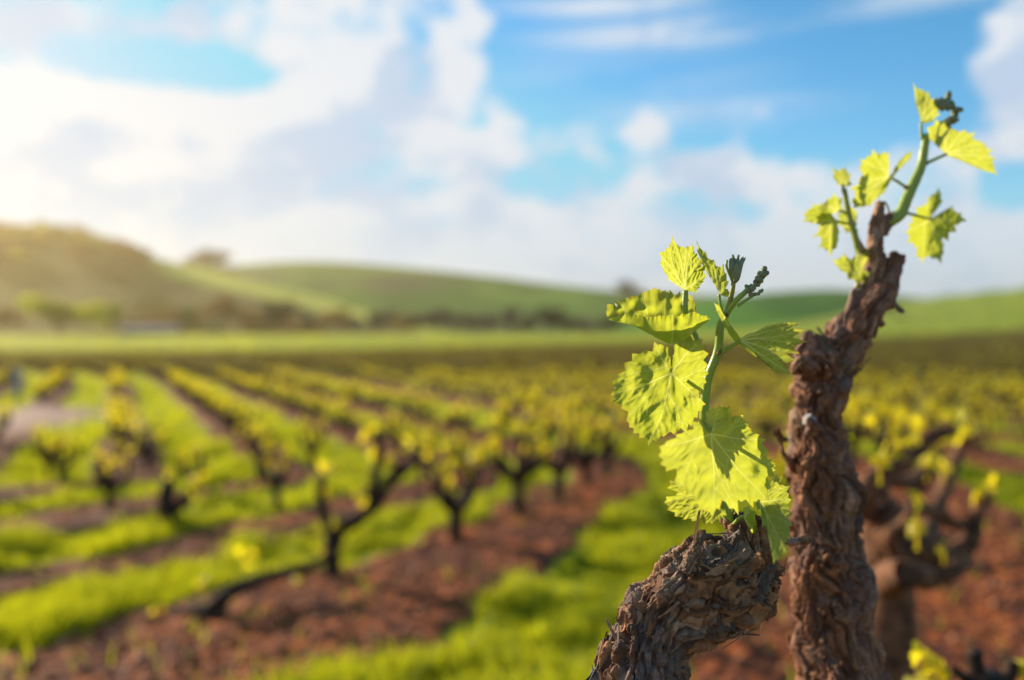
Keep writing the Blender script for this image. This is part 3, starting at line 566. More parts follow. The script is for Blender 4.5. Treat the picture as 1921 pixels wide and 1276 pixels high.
# ------------------------------------------------------------------ near wood: fused limbs with bark plates
PAL = np.array([(.10, .05, .03), (.26, .12, .055), (.42, .28, .18), (.17, .13, .11), (.06, .035, .025), (.36, .17, .07), (.13, .07, .045)])
def wood(name, parent, chains, voxel, seed, origin, knots=(), amp=1.0, cell=(55, 120), red=0.0, plain_=None):
    mb = MB(); SC, ST, SN1, SN2, SL, SR = [], [], [], [], [], []
    for ci, ch in enumerate(chains):
        pts = np.array([np.append(at(p[0], p[1], p[2]), p[3] * p[2] / F) for p in ch]); q = catmull(pts, 7); P, rr = q[:, :3], np.maximum(q[:, 3], .0008)
        mb.tube(P, rr, 18); T = np.gradient(P, axis=0); T /= np.linalg.norm(T, axis=1)[:, None]; u = np.cross(T[0], [0, 1., 0]); u /= np.linalg.norm(u)
        L = np.r_[0, np.cumsum(np.linalg.norm(np.diff(P, axis=0), axis=1))]
        for k in range(len(P)):
            u = u - T[k] * u.dot(T[k]); u /= np.linalg.norm(u); SC.append(P[k]); ST.append(T[k]); SN1.append(u.copy()); SN2.append(np.cross(T[k], u)); SL.append(L[k] + ci * 3.7); SR.append(rr[k])
    tmp = bpy.data.objects.new('tmp', mb.me('tmp', None)); COL.objects.link(tmp)
    md = tmp.modifiers.new('r', 'REMESH'); md.mode = 'VOXEL'; md.voxel_size = voxel
    dg = bpy.context.evaluated_depsgraph_get(); dg.update(); me = bpy.data.meshes.new_from_object(tmp.evaluated_get(dg)); bpy.data.objects.remove(tmp)
    n = len(me.vertices); V = np.empty(n * 3, np.float32); me.vertices.foreach_get('co', V); V = V.reshape(-1, 3).astype(float)
    for _ in range(1): pass
    N = np.empty(n * 3, np.float32); me.vertex_normals.foreach_get('vector', N); N = N.reshape(-1, 3).astype(float)
    SC, ST, SN1, SN2, SL, SR = map(np.array, (SC, ST, SN1, SN2, SL, SR)); k = np.empty(n, int)
    for c in range(0, n, 20000):
        d = np.linalg.norm(V[c:c + 20000, None] - SC[None], axis=2) - SR[None]; k[c:c + 20000] = d.argmin(1)
    rel = V - SC[k]; u = SL[k] + (rel * ST[k]).sum(1); a = (rel * SN1[k]).sum(1); b = (rel * SN2[k]).sum(1); rr = SR[k]
    wp = np.stack([vn(V * 70, seed + 1), vn(V * 70, seed + 2), vn(V * 70, seed + 3)], 1) * .0055 + np.stack([vn(V * 25, seed + 4), vn(V * 25, seed + 5), vn(V * 25, seed + 6)], 1) * .016
    Q = np.c_[u, a, b] + wp; sm = np.clip(rr / .022, .12, 1.0) * amp
    swirl = np.zeros(n)
    for (kx, ky, kD, kr, kh) in knots:
        c = at(kx, ky, kD); R0 = kr * kD / F; v = V - c; v = v - 0; dd = np.linalg.norm(v, axis=1) / R0; w = np.exp(-dd ** 2 * 1.1)
        swirl = np.maximum(swirl, w); V = V + N * (kh * w * (.55 + .45 * np.cos(dd * 9 + 1.5 * vn(V * 90, seed + 9))))[:, None]
        Q = Q * (1 - w[:, None] * .5) + np.c_[dd * .02, np.arctan2(v[:, 2], v[:, 0]) * .02, dd * 0] * w[:, None]
    f1, f2, cid, off = voro(Q * np.array([cell[0], cell[1], cell[1]]), seed + 20); crack = 1 - sstep(f2 - f1, .02, .26)
    g1, g2, cid2, off2 = voro(Q * np.array([cell[0] * 2.4, cell[1] * 2.3, cell[1] * 2.3]) + 9, seed + 30); crack2 = 1 - sstep(g2 - g1, .0, .22)
    fib = 1 - np.abs(fbm(Q * np.array([28, 330, 330]), 3, seed + 40)) * 2
    disp = .0085 * np.clip(rr / .026, .12, 1) * fbm(V * 42, 3, seed + 50) + sm * (.0052 * (cid - .5) + .0045 * off[:, 0] * (cid - .3) * 2 - .0036 * crack + .0016 * (cid2 - .5) + .0015 * off2[:, 0] - .0012 * crack2 + .0026 * fib)
    V = V + N * disp[:, None]
    mixv = np.clip(cid * .75 + cid2 * .25 + .25 * fbm(V * 45, 2, seed + 60), 0, .999) * (len(PAL) - 1); i0 = mixv.astype(int); fr = (mixv - i0)[:, None]
    tone = PAL[i0] * (1 - fr) + PAL[i0 + 1] * fr; tone = tone * (.75 + .5 * cid2)[:, None]
    gre = sstep(fbm(V * 22, 3, seed + 70), .05, .45)[:, None] * .55; tone = tone * (1 - gre) + np.array([.21, .19, .18]) * gre
    if red:
        rd = (sstep(fbm(V * 14, 2, seed + 80), -.35, .2) * red)[:, None]; tone = tone * (1 - rd) + np.array([.26, .10, .05]) * (.7 + .6 * cid2)[:, None] * rd
    pv = np.empty(len(me.loops), np.int32); me.loops.foreach_get('vertex_index', pv)
    m2 = mesh(name, V - np.array(origin), pv.reshape(-1, 4), MAT['bark'], cols={'tone': tone}); bpy.data.meshes.remove(me)
    link(name, m2, parent)
    return V, N, ST[k], tone
def flakes(parent, origin, VNT, n, seed, lmul=1.0, wmul=1.0, up=1.0):
    V, N, T, C = VNT; r = np.random.default_rng(seed); mb = MB(); cols = []
    facing = np.where((N[:, 1] < .55) & (V[:, 2] < (H + .045 if lmul > 0 else 9)))[0]
    for i_ in r.choice(facing, n):
        p, nr_, t = V[i_], N[i_], T[i_] * (1 if r.random() < .5 else -1); t = t + .5 * np.cross(nr_, t) * r.normal() * .6; t -= nr_ * t.dot(nr_); t /= np.linalg.norm(t); s = np.cross(nr_, t)
        L = r.uniform(.006, .02) * lmul; w = r.uniform(.0014, .0042) * wmul; lift = L * r.uniform(.02, .32) * up; m_ = 6; vv = []
        tw = r.normal() * .6
        for k in range(m_):
            f = k / (m_ - 1); c = p + t * L * (f - .3) + nr_ * (lift * max(0, f - .25) ** 1.8 * 1.6 + .0004) + s * math.sin(f * 3 + tw) * w * .5; ww = w * (1 - .35 * f ** 2) * (.6 + .7 * r.random()); ss = s * math.cos(tw * f) + nr_ * math.sin(tw * f)
            vv += [c - ss * ww, c + ss * ww, c + ss * ww + nr_ * .0006, c - ss * ww + nr_ * .0006]
        Fc = [[4 * k + a, 4 * k + (a + 1) % 4, 4 * k + 4 + (a + 1) % 4, 4 * k + 4 + a] for k in range(m_ - 1) for a in range(4)] + [[4 * m_ - 4, 4 * m_ - 3, 4 * m_ - 2, 4 * m_ - 1]]
        mb.add(vv, Fc); cols += [C[i_] * r.uniform(.7, 1.35)] * (4 * m_)
    o = link('loose_bark', mb.me('loose_bark', MAT['bark'], False, origin, cols={'tone': np.array(cols)}), parent); o['kind'] = 'stuff'

# --- leaves
def leaf_geo(tips, P, D, veins, tilt=(0, 0), cup=0, pleat=.0, notch=.17, sinus=(), sub=5, rings=34, seed=0, wv=1.35, fold=None, wavy=.0012):
    """tips: tooth tips in photo pixels round the margin; D depth at the stalk; tilt: metres of depth per pixel."""
    r = np.random.default_rng(seed); T = np.array(tips, float); P = np.array(P, float); n = len(T); O = []; E = []
    for i_ in range(n):
        a, b = T[i_], T[(i_ + 1) % n]; L = np.linalg.norm(b - a); O.append(a); E.append(1.0)
        if i_ in sinus or L < 5: continue
        k = max(1, int(round(L / 17)))
        for q in range(k):
            f0 = (q + .62) / k; nb = a + (b - a) * f0; inw = (P - nb); dl = np.linalg.norm(inw) + 1e-6; inw /= dl
            O.append(nb + inw * min(notch * L / k * 2.6 * r.uniform(.55, 1.25), dl * .35)); E.append(0.0)
            if q < k - 1: O.append(a + (b - a) * (q + 1) / k - inw * L * .05 + r.normal(0, .8, 2)); E.append(.8)
    O = np.array(O); E = np.array(E); m_ = len(O); OO, EE = [], []
    for i_ in range(m_):
        for f in np.linspace(0, 1, sub, endpoint=False): OO.append(O[i_] * (1 - f) + O[(i_ + 1) % m_] * f); EE.append(E[i_] * (1 - f) + E[(i_ + 1) % m_] * f)
    OO, EE = np.array(OO), np.array(EE); N_ = len(OO); S = np.linspace(0, 1, rings + 1)[1:] ** .9
    pts = P[None, None] + (OO[None] - P) * S[:, None, None]; pts = np.concatenate([[P], pts.reshape(-1, 2)]); edge = np.concatenate([[0], (S[:, None] ** 30 * (EE[None] ** 2) * np.clip(.35 + .5 * vn(np.c_[OO / 30, np.full(N_, seed)], 5), 0, 1)[None]).ravel()])
    segs = []
    Rm = np.linalg.norm(T - P, axis=1).max()
    for kk, vi in enumerate(veins):
        tip = T[vi]; minor = kk % 2 == 1 and len(veins) > 5; st_ = P if not minor else P + (T[veins[kk - 1]] - P) * .22; d = tip - st_; Lv = np.linalg.norm(d); d = d / Lv; nrm = np.array([-d[1], d[0]]); bow = nrm * Lv * r.uniform(-.05, .05)
        mid = st_ + d * Lv * .5 + bow; w0 = wv * (.75 if minor else 1.15); segs.append((st_, mid, w0, .75 if minor else 1.0, 0)); segs.append((mid, tip, w0 * .6, .7, 0))
        for sgn in (-1, 1):
            for q, f in enumerate((.26, .44, .61, .76, .88) if not minor else (.4, .62, .8)):
                f = f + .05 * (sgn > 0) + r.uniform(-.03, .03); a = st_ + d * Lv * f + bow * (1 - abs(2 * f - 1)); l2 = Lv * (.50 * (1 - f) + .07) * .55
                m1 = a + (d * math.cos(.85) + nrm * sgn * math.sin(.85)) * l2; m2 = m1 + (d * math.cos(.5) + nrm * sgn * math.sin(.5)) * l2; segs += [(a, m1, wv * .55, .6, 1), (m1, m2, wv * .4, .42, 1)]
    vein = np.zeros(len(pts)); dmin = np.full(len(pts), 99.); 
    for a, b, w, s, lv in segs:
        ab = b - a; t = np.clip(((pts - a) * ab).sum(1) / (ab @ ab), 0, 1); d = np.linalg.norm(pts - (a + t[:, None] * ab), axis=1)
        vein = np.maximum(vein, s * np.exp(-(d / (w * (1 - .6 * t))) ** 2)); dmin = np.minimum(dmin, d * (1 if lv == 0 else 1.5) + (0 if lv == 0 else 1.5))
    rel = pts - P; rr = np.linalg.norm(rel, axis=1) / Rm
    dep = D + tilt[0] * rel[:, 0] + tilt[1] * rel[:, 1] + cup * rr ** 2
    puck = 1 - np.exp(-(dmin / 8.5) ** 2); dep = dep - (.0011 + pleat) * puck * np.clip(rr * 4, 0, 1)
    q3 = np.c_[pts / 26.0, np.full(len(pts), seed * 3.1)]; dep = dep + wavy * 2.2 * vn(q3, seed) + .0005 * vn(q3 * 4, seed + 1) + .004 * rr ** 3 * vn(q3 * .8, seed + 2)
    if fold:       # (px, py, qx, qy, slope): beyond this crease the blade bends away by slope metres per pixel
        for (ax, ay, bx, by, sl_) in fold:
            nx, ny = -(by - ay), (bx - ax); l = math.hypot(nx, ny); s = ((pts[:, 0] - ax) * nx + (pts[:, 1] - ay) * ny) / l; dep = dep + np.where(s > 0, s * s / (s + 8), 0) * sl_
    V = np.stack([(pts[:, 0] - CX) * dep / F, dep, H - (pts[:, 1] - CY) * dep / F], 1)
    Fc = [[0, 1 + (k + 1) % N_, 1 + k] for k in range(N_)]
    j, k = np.meshgrid(np.arange(rings - 1), np.arange(N_), indexing='ij'); k2 = (k + 1) % N_
    Fq = np.stack([1 + j * N_ + k, 1 + j * N_ + k2, 1 + (j + 1) * N_ + k2, 1 + (j + 1) * N_ + k], 2).reshape(-1, 4)
    return V, Fc + Fq.tolist(), vein, edge
def leaf(parent, origin, sheets, label=None):
    Vs, Fs, ve, ed, n0 = [], [], [], [], 0
    for s in sheets:
        V, Fc, a, b = leaf_geo(**s) if isinstance(s, dict) else s
        Vs.append(V); Fs += [[i_ + n0 for i_ in f] for f in Fc]; ve.append(a); ed.append(b); n0 += len(V)
    o = link('leaf', mesh('leaf', np.concatenate(Vs) - origin, Fs, MAT['leaf'], attrs={'vein': np.concatenate(ve), 'edge': np.concatenate(ed)}), parent)
    if label: o['label'] = label
    return o
def loft(curves, n=220, m_=14, teeth=(0, -1), tooth=5.5, count=16, seed=0, nv=9):
    """curves: list of ([(px,py,D),...]) from one margin over the keel to the other."""
    C = []
    for ci, c in enumerate(curves):
        q = catmull(c, 12); L = np.r_[0, np.cumsum(np.linalg.norm(np.diff(q[:, :2], axis=0), axis=1))]; u = np.linspace(0, L[-1], n); C.append(np.stack([np.interp(u, L, q[:, k]) for k in range(3)], 1))
    C = np.array(C); rows = []; K = len(C); T_ = np.linspace(0, K - 1, m_ * (K - 1) + 1); u = np.linspace(0, 1, n)
    cm = catmull(C.reshape(K, -1), m_).reshape(-1, n, 3); M_ = len(cm); v = np.linspace(0, 1, M_)
    saw = (((u + .02 * np.sin(u * 23 + seed)) * count) % 1); saw = np.where(saw < .65, saw / .65, (1 - saw) / .35); jag = (saw - .5) * tooth * (1 + .9 * vn(np.c_[u * 9, u * 0, u * 0], seed)) + 4.5 * vn(np.c_[u * 6, u * 0 + 3, u * 0], seed + 8) + ((u * count * 2.6) % 1 - .5) * tooth * .35
    for side, cond in ((0, 0 in teeth), (1, -1 in teeth)):
        if not cond: continue
        e0 = cm[0] - cm[4] if side == 0 else cm[-1] - cm[-5]; d = e0[:, :2] / (np.linalg.norm(e0[:, :2], axis=1)[:, None] + 1e-6)
        w = np.clip(1 - v / .13, 0, 1) if side == 0 else np.clip(1 - (1 - v) / .10, 0, 1); cm[:, :, :2] += w[:, None, None] * (d * jag[:, None] * (1.9 if side == 0 else 1.0))[None]
    U, VV = np.meshgrid(u, v); Uw = U + .03 * vn(np.c_[U.ravel() * 5, VV.ravel() * 2, U.ravel() * 0], seed + 3).reshape(U.shape); ph = np.abs(((Uw * nv) % 1) - .5) * 2; vein = np.exp(-((1 - ph) / .05) ** 2) * .6
    keel = 0; cm[:, :, 2] += .0006 * (1 - ph) * np.minimum(1, np.minimum(VV, 1 - VV) * 6 + .2) + .0035 * vn(np.c_[cm[:, :, :2].reshape(-1, 2) / 14, np.zeros(n * M_)], seed).reshape(M_, n)
    p = cm.reshape(-1, 3); V = np.stack([(p[:, 0] - CX) * p[:, 2] / F, p[:, 2], H - (p[:, 1] - CY) * p[:, 2] / F], 1)
    j, k = np.meshgrid(np.arange(M_ - 1), np.arange(n - 1), indexing='ij'); Fq = np.stack([j * n + k, j * n + k + 1, (j + 1) * n + k + 1, (j + 1) * n + k], 2).reshape(-1, 4)
    edge = (np.maximum((1 - VV) ** 30, VV ** 30) * (saw > .7)[None]).ravel() * .3
    return V, Fq.tolist(), vein.ravel(), edge
def stem(name, parent, origin, pts, r0, r1, red=0, n=12, bumps=0):
    q = np.array([at(*p) for p in pts]); q = catmull(q, 8); rr = np.linspace(r0, r1, len(q)); mb = MB(); rnd = random.Random(len(pts)); mb.tube(q, rr, n, .05, rnd); N_ = sum(len(v) for v in mb.V)
    return link(name, mb.me(name, MAT['stem'], True, origin, attrs={'red': np.full(N_, red)}), parent)
def blobm(name, parent, origin, items, mat, seed):
    """little rounded bodies (px, py, D, rx, ry) joined into one knobbly cluster"""
    mb = MB(); r = np.random.default_rng(seed); nu, nv_ = 14, 9
    for (px, py, D, rx, ry, rot) in items:
        c = at(px, py, D); th = np.linspace(0, 2 * math.pi, nu, endpoint=False); ph = np.linspace(.05, math.pi - .05, nv_); A, B = np.meshgrid(th, ph)
        x = np.cos(A) * np.sin(B) * rx; y = np.sin(A) * np.sin(B) * rx; z = np.cos(B) * ry; x, z = x * math.cos(rot) + z * math.sin(rot), -x * math.sin(rot) + z * math.cos(rot)
        V = np.stack([x, y, z], 2).reshape(-1, 3) * D / F; V *= 1 + .14 * vn(V * 900 + px, seed)[:, None]
        mb.add(V + c, [[j * nu + k, j * nu + (k + 1) % nu, (j + 1) * nu + (k + 1) % nu, (j + 1) * nu + k] for j in range(nv_ - 1) for k in range(nu)] + [list(range(nu))[::-1], [(nv_ - 1) * nu + k for k in range(nu)]])
    return link(name, mb.me(name, MAT[mat], True, origin), parent)
c1 = lambda L: [(1120 + x / 3.645, 430 + y / 3.645) for x, y in L]
c2 = lambda L: [(1120 + x / 3.645, 740 + y / 3.645) for x, y in L]
c3 = lambda L: [(1480 + x / 3.357, 140 + y / 3.357) for x, y in L]
one = lambda f, x, y: f([(x, y)])[0]
d3 = lambda f, L: [(*one(f, x, y), D) for x, y, D in L]

# ================================================================== NEAR VINE (in focus)
DN = .56
org = np.array([(1150 - CX) * .62 / F, .62, 0.0]); e_ = NV = empty('gnarled_vine', org)
arm = [(1178, 1420, .59, 92), (1192, 1330, .58, 90), (1206, 1270, .575, 84), (1222, 1205, .57, 68), (1262, 1148, .57, 74), (1315, 1105, .57, 82), (1366, 1080, .57, 80), (1400, 1045, .57, 56), (1410, 1005, .572, 38), (1411, 972, .575, 27)]
ch = [arm,
      [(1330, 1150, .565, 30), (1362, 1165, .56, 26), (1388, 1162, .558, 20)],
      [(1380, 1090, .56, 40), (1420, 1080, .56, 30), (1450, 1072, .565, 14), (1462, 1070, .57, 5)],
      [(1400, 1080, .555, 20), (1425, 1100, .55, 10), (1446, 1105, .55, 5)],
      [(1290, 1070, .548, 16), (1303, 1035, .545, 9), (1308, 1012, .545, 5), (1309, 996, .546, 1.5)],
      [(1420, 1010, .585, 14), (1455, 1012, .59, 8), (1485, 1016, .6, 7), (1510, 1012, .605, 8), (1519, 1015, .605, 5)],
      [(1200, 1160, .56, 20), (1188, 1140, .555, 8), (1178, 1142, .555, 4)],
      [(1275, 1222, .56, 16), (1300, 1216, .558, 5), (1312, 1213, .558, 3)],
      [(1385, 1010, .575, 18), (1376, 985, .58, 12), (1355, 972, .585, 8)],
      [(1165, 1190, .57, 22), (1155, 1186, .565, 12)]]
kn = [(1332, 1062, .53, 34, .006), (1405, 1062, .53, 26, .005), (1300, 1150, .53, 24, .004), (1375, 1150, .53, 22, .004), (1250, 1240, .53, 30, .004)]
vnt = wood('arm', NV, ch, .00072, 11, org, kn, 1.1, (20, 92), red=.22)
flakes(NV, org, vnt, 70, 3); flakes(NV, org, vnt, 110, 13, 1.3, .34, .3)
wood('trunk', NV, [[(1178, 1410, .59, 90), (1165, 1700, .60, 95), (1160, 2300, .61, 100), (1150, 3500, .62, 110), (1150, 4350, .62, 125)]], .004, 12, org)
# main green shoot
SH = stem('shoot', NV, org, [(1372, 985, .575), (1340, 900, .575), (1322, 800, .572), (1326, 720, .57), (1346, 660, .568), (1352, 610, .565), (1362, 590, .565)], .0040, .0026)
stem('petiole', SH, org, [(1346, 668, .568), (1368, 652, .562), (1388, 640, .556)], .0017, .0012)
stem('petiole', SH, org, [(1324, 830, .575), (1330, 822, .565), (1333, 814, .54)], .0017, .0012)
stem('petiole', SH, org, [(1324, 770, .572), (1300, 745, .60), (1262, 703, .56)], .0017, .0012)
stem('petiole', SH, org, [(1330, 700, .572), (1300, 620, .58), (1286, 585, .57), (1286, 545, .57)], .0024, .0020, .1)
stem('petiole', SH, org, [(1356, 600, .565), (1352, 575, .565), (1349, 552, .565)], .0014, .001)
stem('petiole', SH, org, [(1375, 985, .57), (1390, 970, .562), (1398, 971, .56)], .0014, .001)
stem('flower_stalk', SH, org, [(1362, 590, .565), (1380, 565, .56), (1398, 548, .557), (1404, 540, .556)], .0021, .0016)
stem('flower_stalk', SH, org, [(1384, 574, .56), (1400, 563, .557), (1412, 556, .556)], .0012, .0009)
stem('flower_stalk', SH, org, [(1362, 588, .565), (1368, 570, .563), (1374, 545, .56), (1376, 530, .56)], .0018, .0016, .4)
it = []; r = np.random.default_rng(2)
for f in np.linspace(0, 1, 9):
    x, y = 1402 + 34 * f, 548 - 40 * f
    for k in range(4): it.append((x + r.normal(0, 3.2), y + r.normal(0, 3.2), .556 + r.normal(0, .0015), 4.2 + 1.0 * (f > .5), 5.0, r.random() * 3))
blobm('flower_cluster', SH, org, it, 'bud', 4)
blobm('flower_cluster', SH, org, [(1412 + 4 * k + r.normal(0, 1.5), 556 - 2.2 * k + r.normal(0, 1.8), .556, 3.6, 4.2, 1) for k in range(5)], 'bud', 5)
# closed bud: overlapping scales
it = [(1380 + dx, 508 + dy, .56 + dz, rx, ry, ro) for dx, dy, dz, rx, ry, ro in ((0, 0, 0, 11, 24, .1), (-6, -3, -.002, 6, 22, -.15), (6, -4, -.003, 6, 22, .35), (1, 4, -.004, 7, 18, .1), (12, -14, 0, 3, 13, .5), (-4, -22, -.001, 3, 10, -.2), (4, -22, 0, 3, 9, .2))]
blobm('folded_bud', SH, org, it, 'bud', 6)
stem('tendril', SH, org, [(1372, 522, .56), (1366, 508, .558), (1363, 498, .558), (1364, 488, .558)], .0010, .0008)

Lb = c2([(740, 238), (705, 160), (650, 185), (600, 250), (540, 275), (475, 320), (425, 360), (418, 420), (430, 480), (470, 528), (545, 525), (530, 590), (552, 668), (600, 645), (605, 695), (655, 690), (700, 790), (735, 800), (790, 840), (835, 790), (855, 725), (905, 782), (968, 825), (988, 735), (1070, 778), (1085, 735), (1130, 730), (1178, 730), (1190, 640), (1215, 560), (1220, 490), (1165, 440), (1185, 395), (1155, 310), (1060, 240), (1040, 200), (1000, 138), (915, 135), (912, 75), (875, 85), (838, 72), (790, 82), (745, 110), (735, 180), (800, 205), (775, 240)])
leaf(SH, org, [dict(tips=Lb, P=one(c2, 780, 270), D=.535, veins=[6, 12, 18, 22, 27, 30, 33, 36, 40], tilt=(.00010, -.00002), cup=.003, seed=1, sinus=(0, 19, 44, 45), fold=[(*one(c2, 900, 200), *one(c2, 1180, 760), -.00035)])], 'broad front leaf near the arm, with a shadow across its lower lobes')
La = c1([(503, 935), (499, 800), (440, 785), (390, 768), (325, 828), (240, 850), (182, 915), (140, 995), (105, 1045), (95, 1130), (102, 1190), (165, 1225), (200, 1310), (218, 1355), (290, 1428), (350, 1485), (455, 1420), (530, 1410), (610, 1395), (690, 1290), (745, 1200), (700, 1150), (750, 1050), (762, 930), (765, 850), (722, 750), (640, 728), (560, 740), (522, 790), (516, 940)])
leaf(SH, org, [dict(tips=La, P=one(c1, 508, 985), D=.55, veins=[3, 7, 9, 12, 15, 18, 20, 23, 25], tilt=(-.00002, .00003), cup=.006, seed=2, sinus=(0, 28, 29), fold=[(*one(c1, 560, 1450), *one(c1, 500, 760), .0002)])], 'large left leaf with its edge scorched brown')
# cupped leaf: trough between a back margin and a front margin
leaf(SH, org, [loft([d3(c1, [(66, 600, .572), (90, 535, .578), (150, 505, .582), (215, 470, .585), (325, 425, .588), (385, 408, .59), (500, 400, .592), (590, 440, .592), (660, 510, .59), (690, 600, .586)]),
                     d3(c1, [(75, 608, .568), (140, 590, .572), (220, 590, .576), (330, 590, .578), (430, 600, .58), (540, 610, .58), (620, 630, .578), (680, 640, .576), (700, 640, .574), (720, 630, .572)]),
                     d3(c1, [(80, 622, .562), (160, 640, .56), (240, 658, .56), (330, 703, .562), (430, 755, .563), (510, 783, .563), (600, 755, .562), (680, 690, .562), (730, 650, .562), (765, 625, .562)]),
                     d3(c1, [(90, 612, .556), (150, 610, .55), (212, 582, .545), (300, 590, .54), (370, 600, .538), (440, 590, .537), (540, 575, .538), (640, 575, .54), (720, 600, .545), (772, 614, .552)])], seed=3, count=9, tooth=4.5, nv=5)], 'cupped leaf with upturned toothed rim')
Ld = c1([(575, 405), (530, 375), (482, 340), (455, 290), (430, 235), (425, 158), (470, 130), (492, 110), (515, 42), (545, 100), (580, 115), (612, 118), (655, 98), (682, 165), (715, 200), (757, 310), (730, 360), (705, 395), (690, 440), (640, 430)])
leaf(SH, org, [dict(tips=Ld, P=one(c1, 603, 410), D=.57, veins=[2, 4, 5, 7, 8, 11, 12, 14, 15, 18], tilt=(.0001, .00006), cup=-.01, pleat=.0018, seed=4, sinus=(19,), wv=1.6, notch=.14)], 'upright fan leaf at the tip')
Le = c1([(838, 445), (800, 375), (755, 300), (715, 235), (685, 150), (678, 72), (705, 130), (742, 150), (760, 200), (800, 205), (820, 250), (866, 235), (885, 300), (905, 355), (895, 410), (952, 428), (945, 482), (880, 465)])
leaf(SH, org, [dict(tips=Le, P=one(c1, 840, 442), D=.565, veins=[4, 7, 9, 11, 13, 15], tilt=(-.0001, 0), pleat=.0015, seed=5, sinus=(17,), rings=26)], 'narrow folded leaf with rusty edge')
Lf = c1([(985, 745), (1040, 712), (1085, 700), (1150, 665), (1210, 645), (1270, 635), (1385, 638), (1340, 680), (1412, 690), (1335, 742), (1442, 768), (1330, 806), (1388, 852), (1290, 850), (1362, 900), (1275, 920), (1332, 992), (1240, 990), (1120, 895), (1020, 830), (968, 775)])
Lf2 = c1([(985, 752), (930, 675), (895, 620), (865, 580), (835, 520), (800, 503), (815, 555), (850, 625), (900, 715), (950, 785), (990, 800)])
leaf(SH, org, [dict(tips=Lf, P=one(c1, 978, 758), D=.556, veins=[5, 6, 8, 10, 12, 14, 16], tilt=(-.0001, -.0001), pleat=.0016, seed=6, sinus=(0, 6, 7, 8, 9, 10, 11, 12, 13, 14, 15, 17, 18, 19, 20), notch=.1),
               dict(tips=Lf2, P=one(c1, 900, 660), D=.553, veins=[5], tilt=(0, .0002), seed=7, rings=12, notch=.05)], 'half folded leaf pointing right')
Lg = c2([(620, 580), (545, 560), (495, 590), (480, 640), (545, 680), (470, 700), (458, 738), (478, 790), (530, 835), (590, 858), (650, 868), (735, 890), (785, 885), (838, 858), (888, 830), (910, 740), (850, 640)])
leaf(SH, org, [dict(tips=Lg, P=one(c2, 800, 690), D=.575, veins=[2, 6, 8, 10, 12, 14], tilt=(.00004, -.0001), cup=-.006, pleat=.001, seed=8, sinus=(15, 16))], 'small leaf hanging behind the broad front leaf')
Lh = c2([(1085, 745), (1140, 640), (1190, 600), (1225, 545), (1270, 556), (1268, 618), (1320, 625), (1312, 680), (1330, 720), (1310, 780), (1338, 815), (1342, 895), (1325, 940), (1330, 975), (1305, 1000), (1300, 1080), (1250, 1135), (1210, 1165), (1195, 1090), (1190, 980), (1130, 912), (1142, 850), (1095, 790)])
leaf(SH, org, [dict(tips=Lh, P=one(c2, 1120, 735), D=.56, veins=[3, 6, 8, 11, 15, 17, 20], tilt=(.00008, -.00008), cup=.004, seed=9, sinus=(22,), fold=[(*one(c2, 1090, 740), *one(c2, 1330, 740), -.0006)])], 'green leaf drooping beside the arm')
Li = c2([(1005, 845), (1000, 775), (1030, 755), (1085, 800), (1092, 870), (1105, 930), (1106, 992), (1062, 952), (1030, 905)])
leaf(SH, org, [dict(tips=Li, P=one(c2, 1008, 850), D=.555, veins=[2, 6], tilt=(.0002, 0), seed=10, rings=14, notch=.06)])
Lj = c2([(1110, 440), (1150, 400), (1190, 440), (1215, 470), (1222, 520), (1190, 545), (1180, 600), (1130, 560)])
leaf(SH, org, [dict(tips=Lj, P=one(c2, 1120, 520), D=.57, veins=[1, 4, 6], seed=12, rings=14)])
tag(NV, 'gnarled bark arm in sharp focus with a young leafy shoot, at the bottom edge', 'vine')
def scales(parent, org, L, seed):
    r = np.random.default_rng(seed); blobm('bud_scales', parent, org, [(x + r.normal(0, w * .35), y + r.normal(0, w * .3), D + r.normal(0, .0015), w * .6, w * .8, r.normal(0, .8)) for x, y, D, w in L for _ in range(4)], 'scale', seed)
scales(SH, org, [(1372, 982, .575, 13), (1347, 662, .565, 5), (1364, 590, .562, 4), (1288, 562, .572, 4)], 41)
# spider thread
for q, (pp) in enumerate(([(1149, 1188, .565), (1132, 1225, .565), (1104, 1279, .565)], [(1151, 1212, .568), (1143, 1235, .568), (1126, 1268, .568)])):
    P = np.array([at(*p) for p in pp]); mb = MB(); mb.tube(catmull(P, 5), [.00014 if q == 0 else .00009] * 11, 5)
    o = link('spider_thread', mb.me('spider_thread', MAT['web'], True, P[0]), None, P[0]); tag(o, 'thin silk thread slanting down from the bark at the bottom edge' if q == 0 else 'shorter fainter silk thread just right of the long one', 'thread')

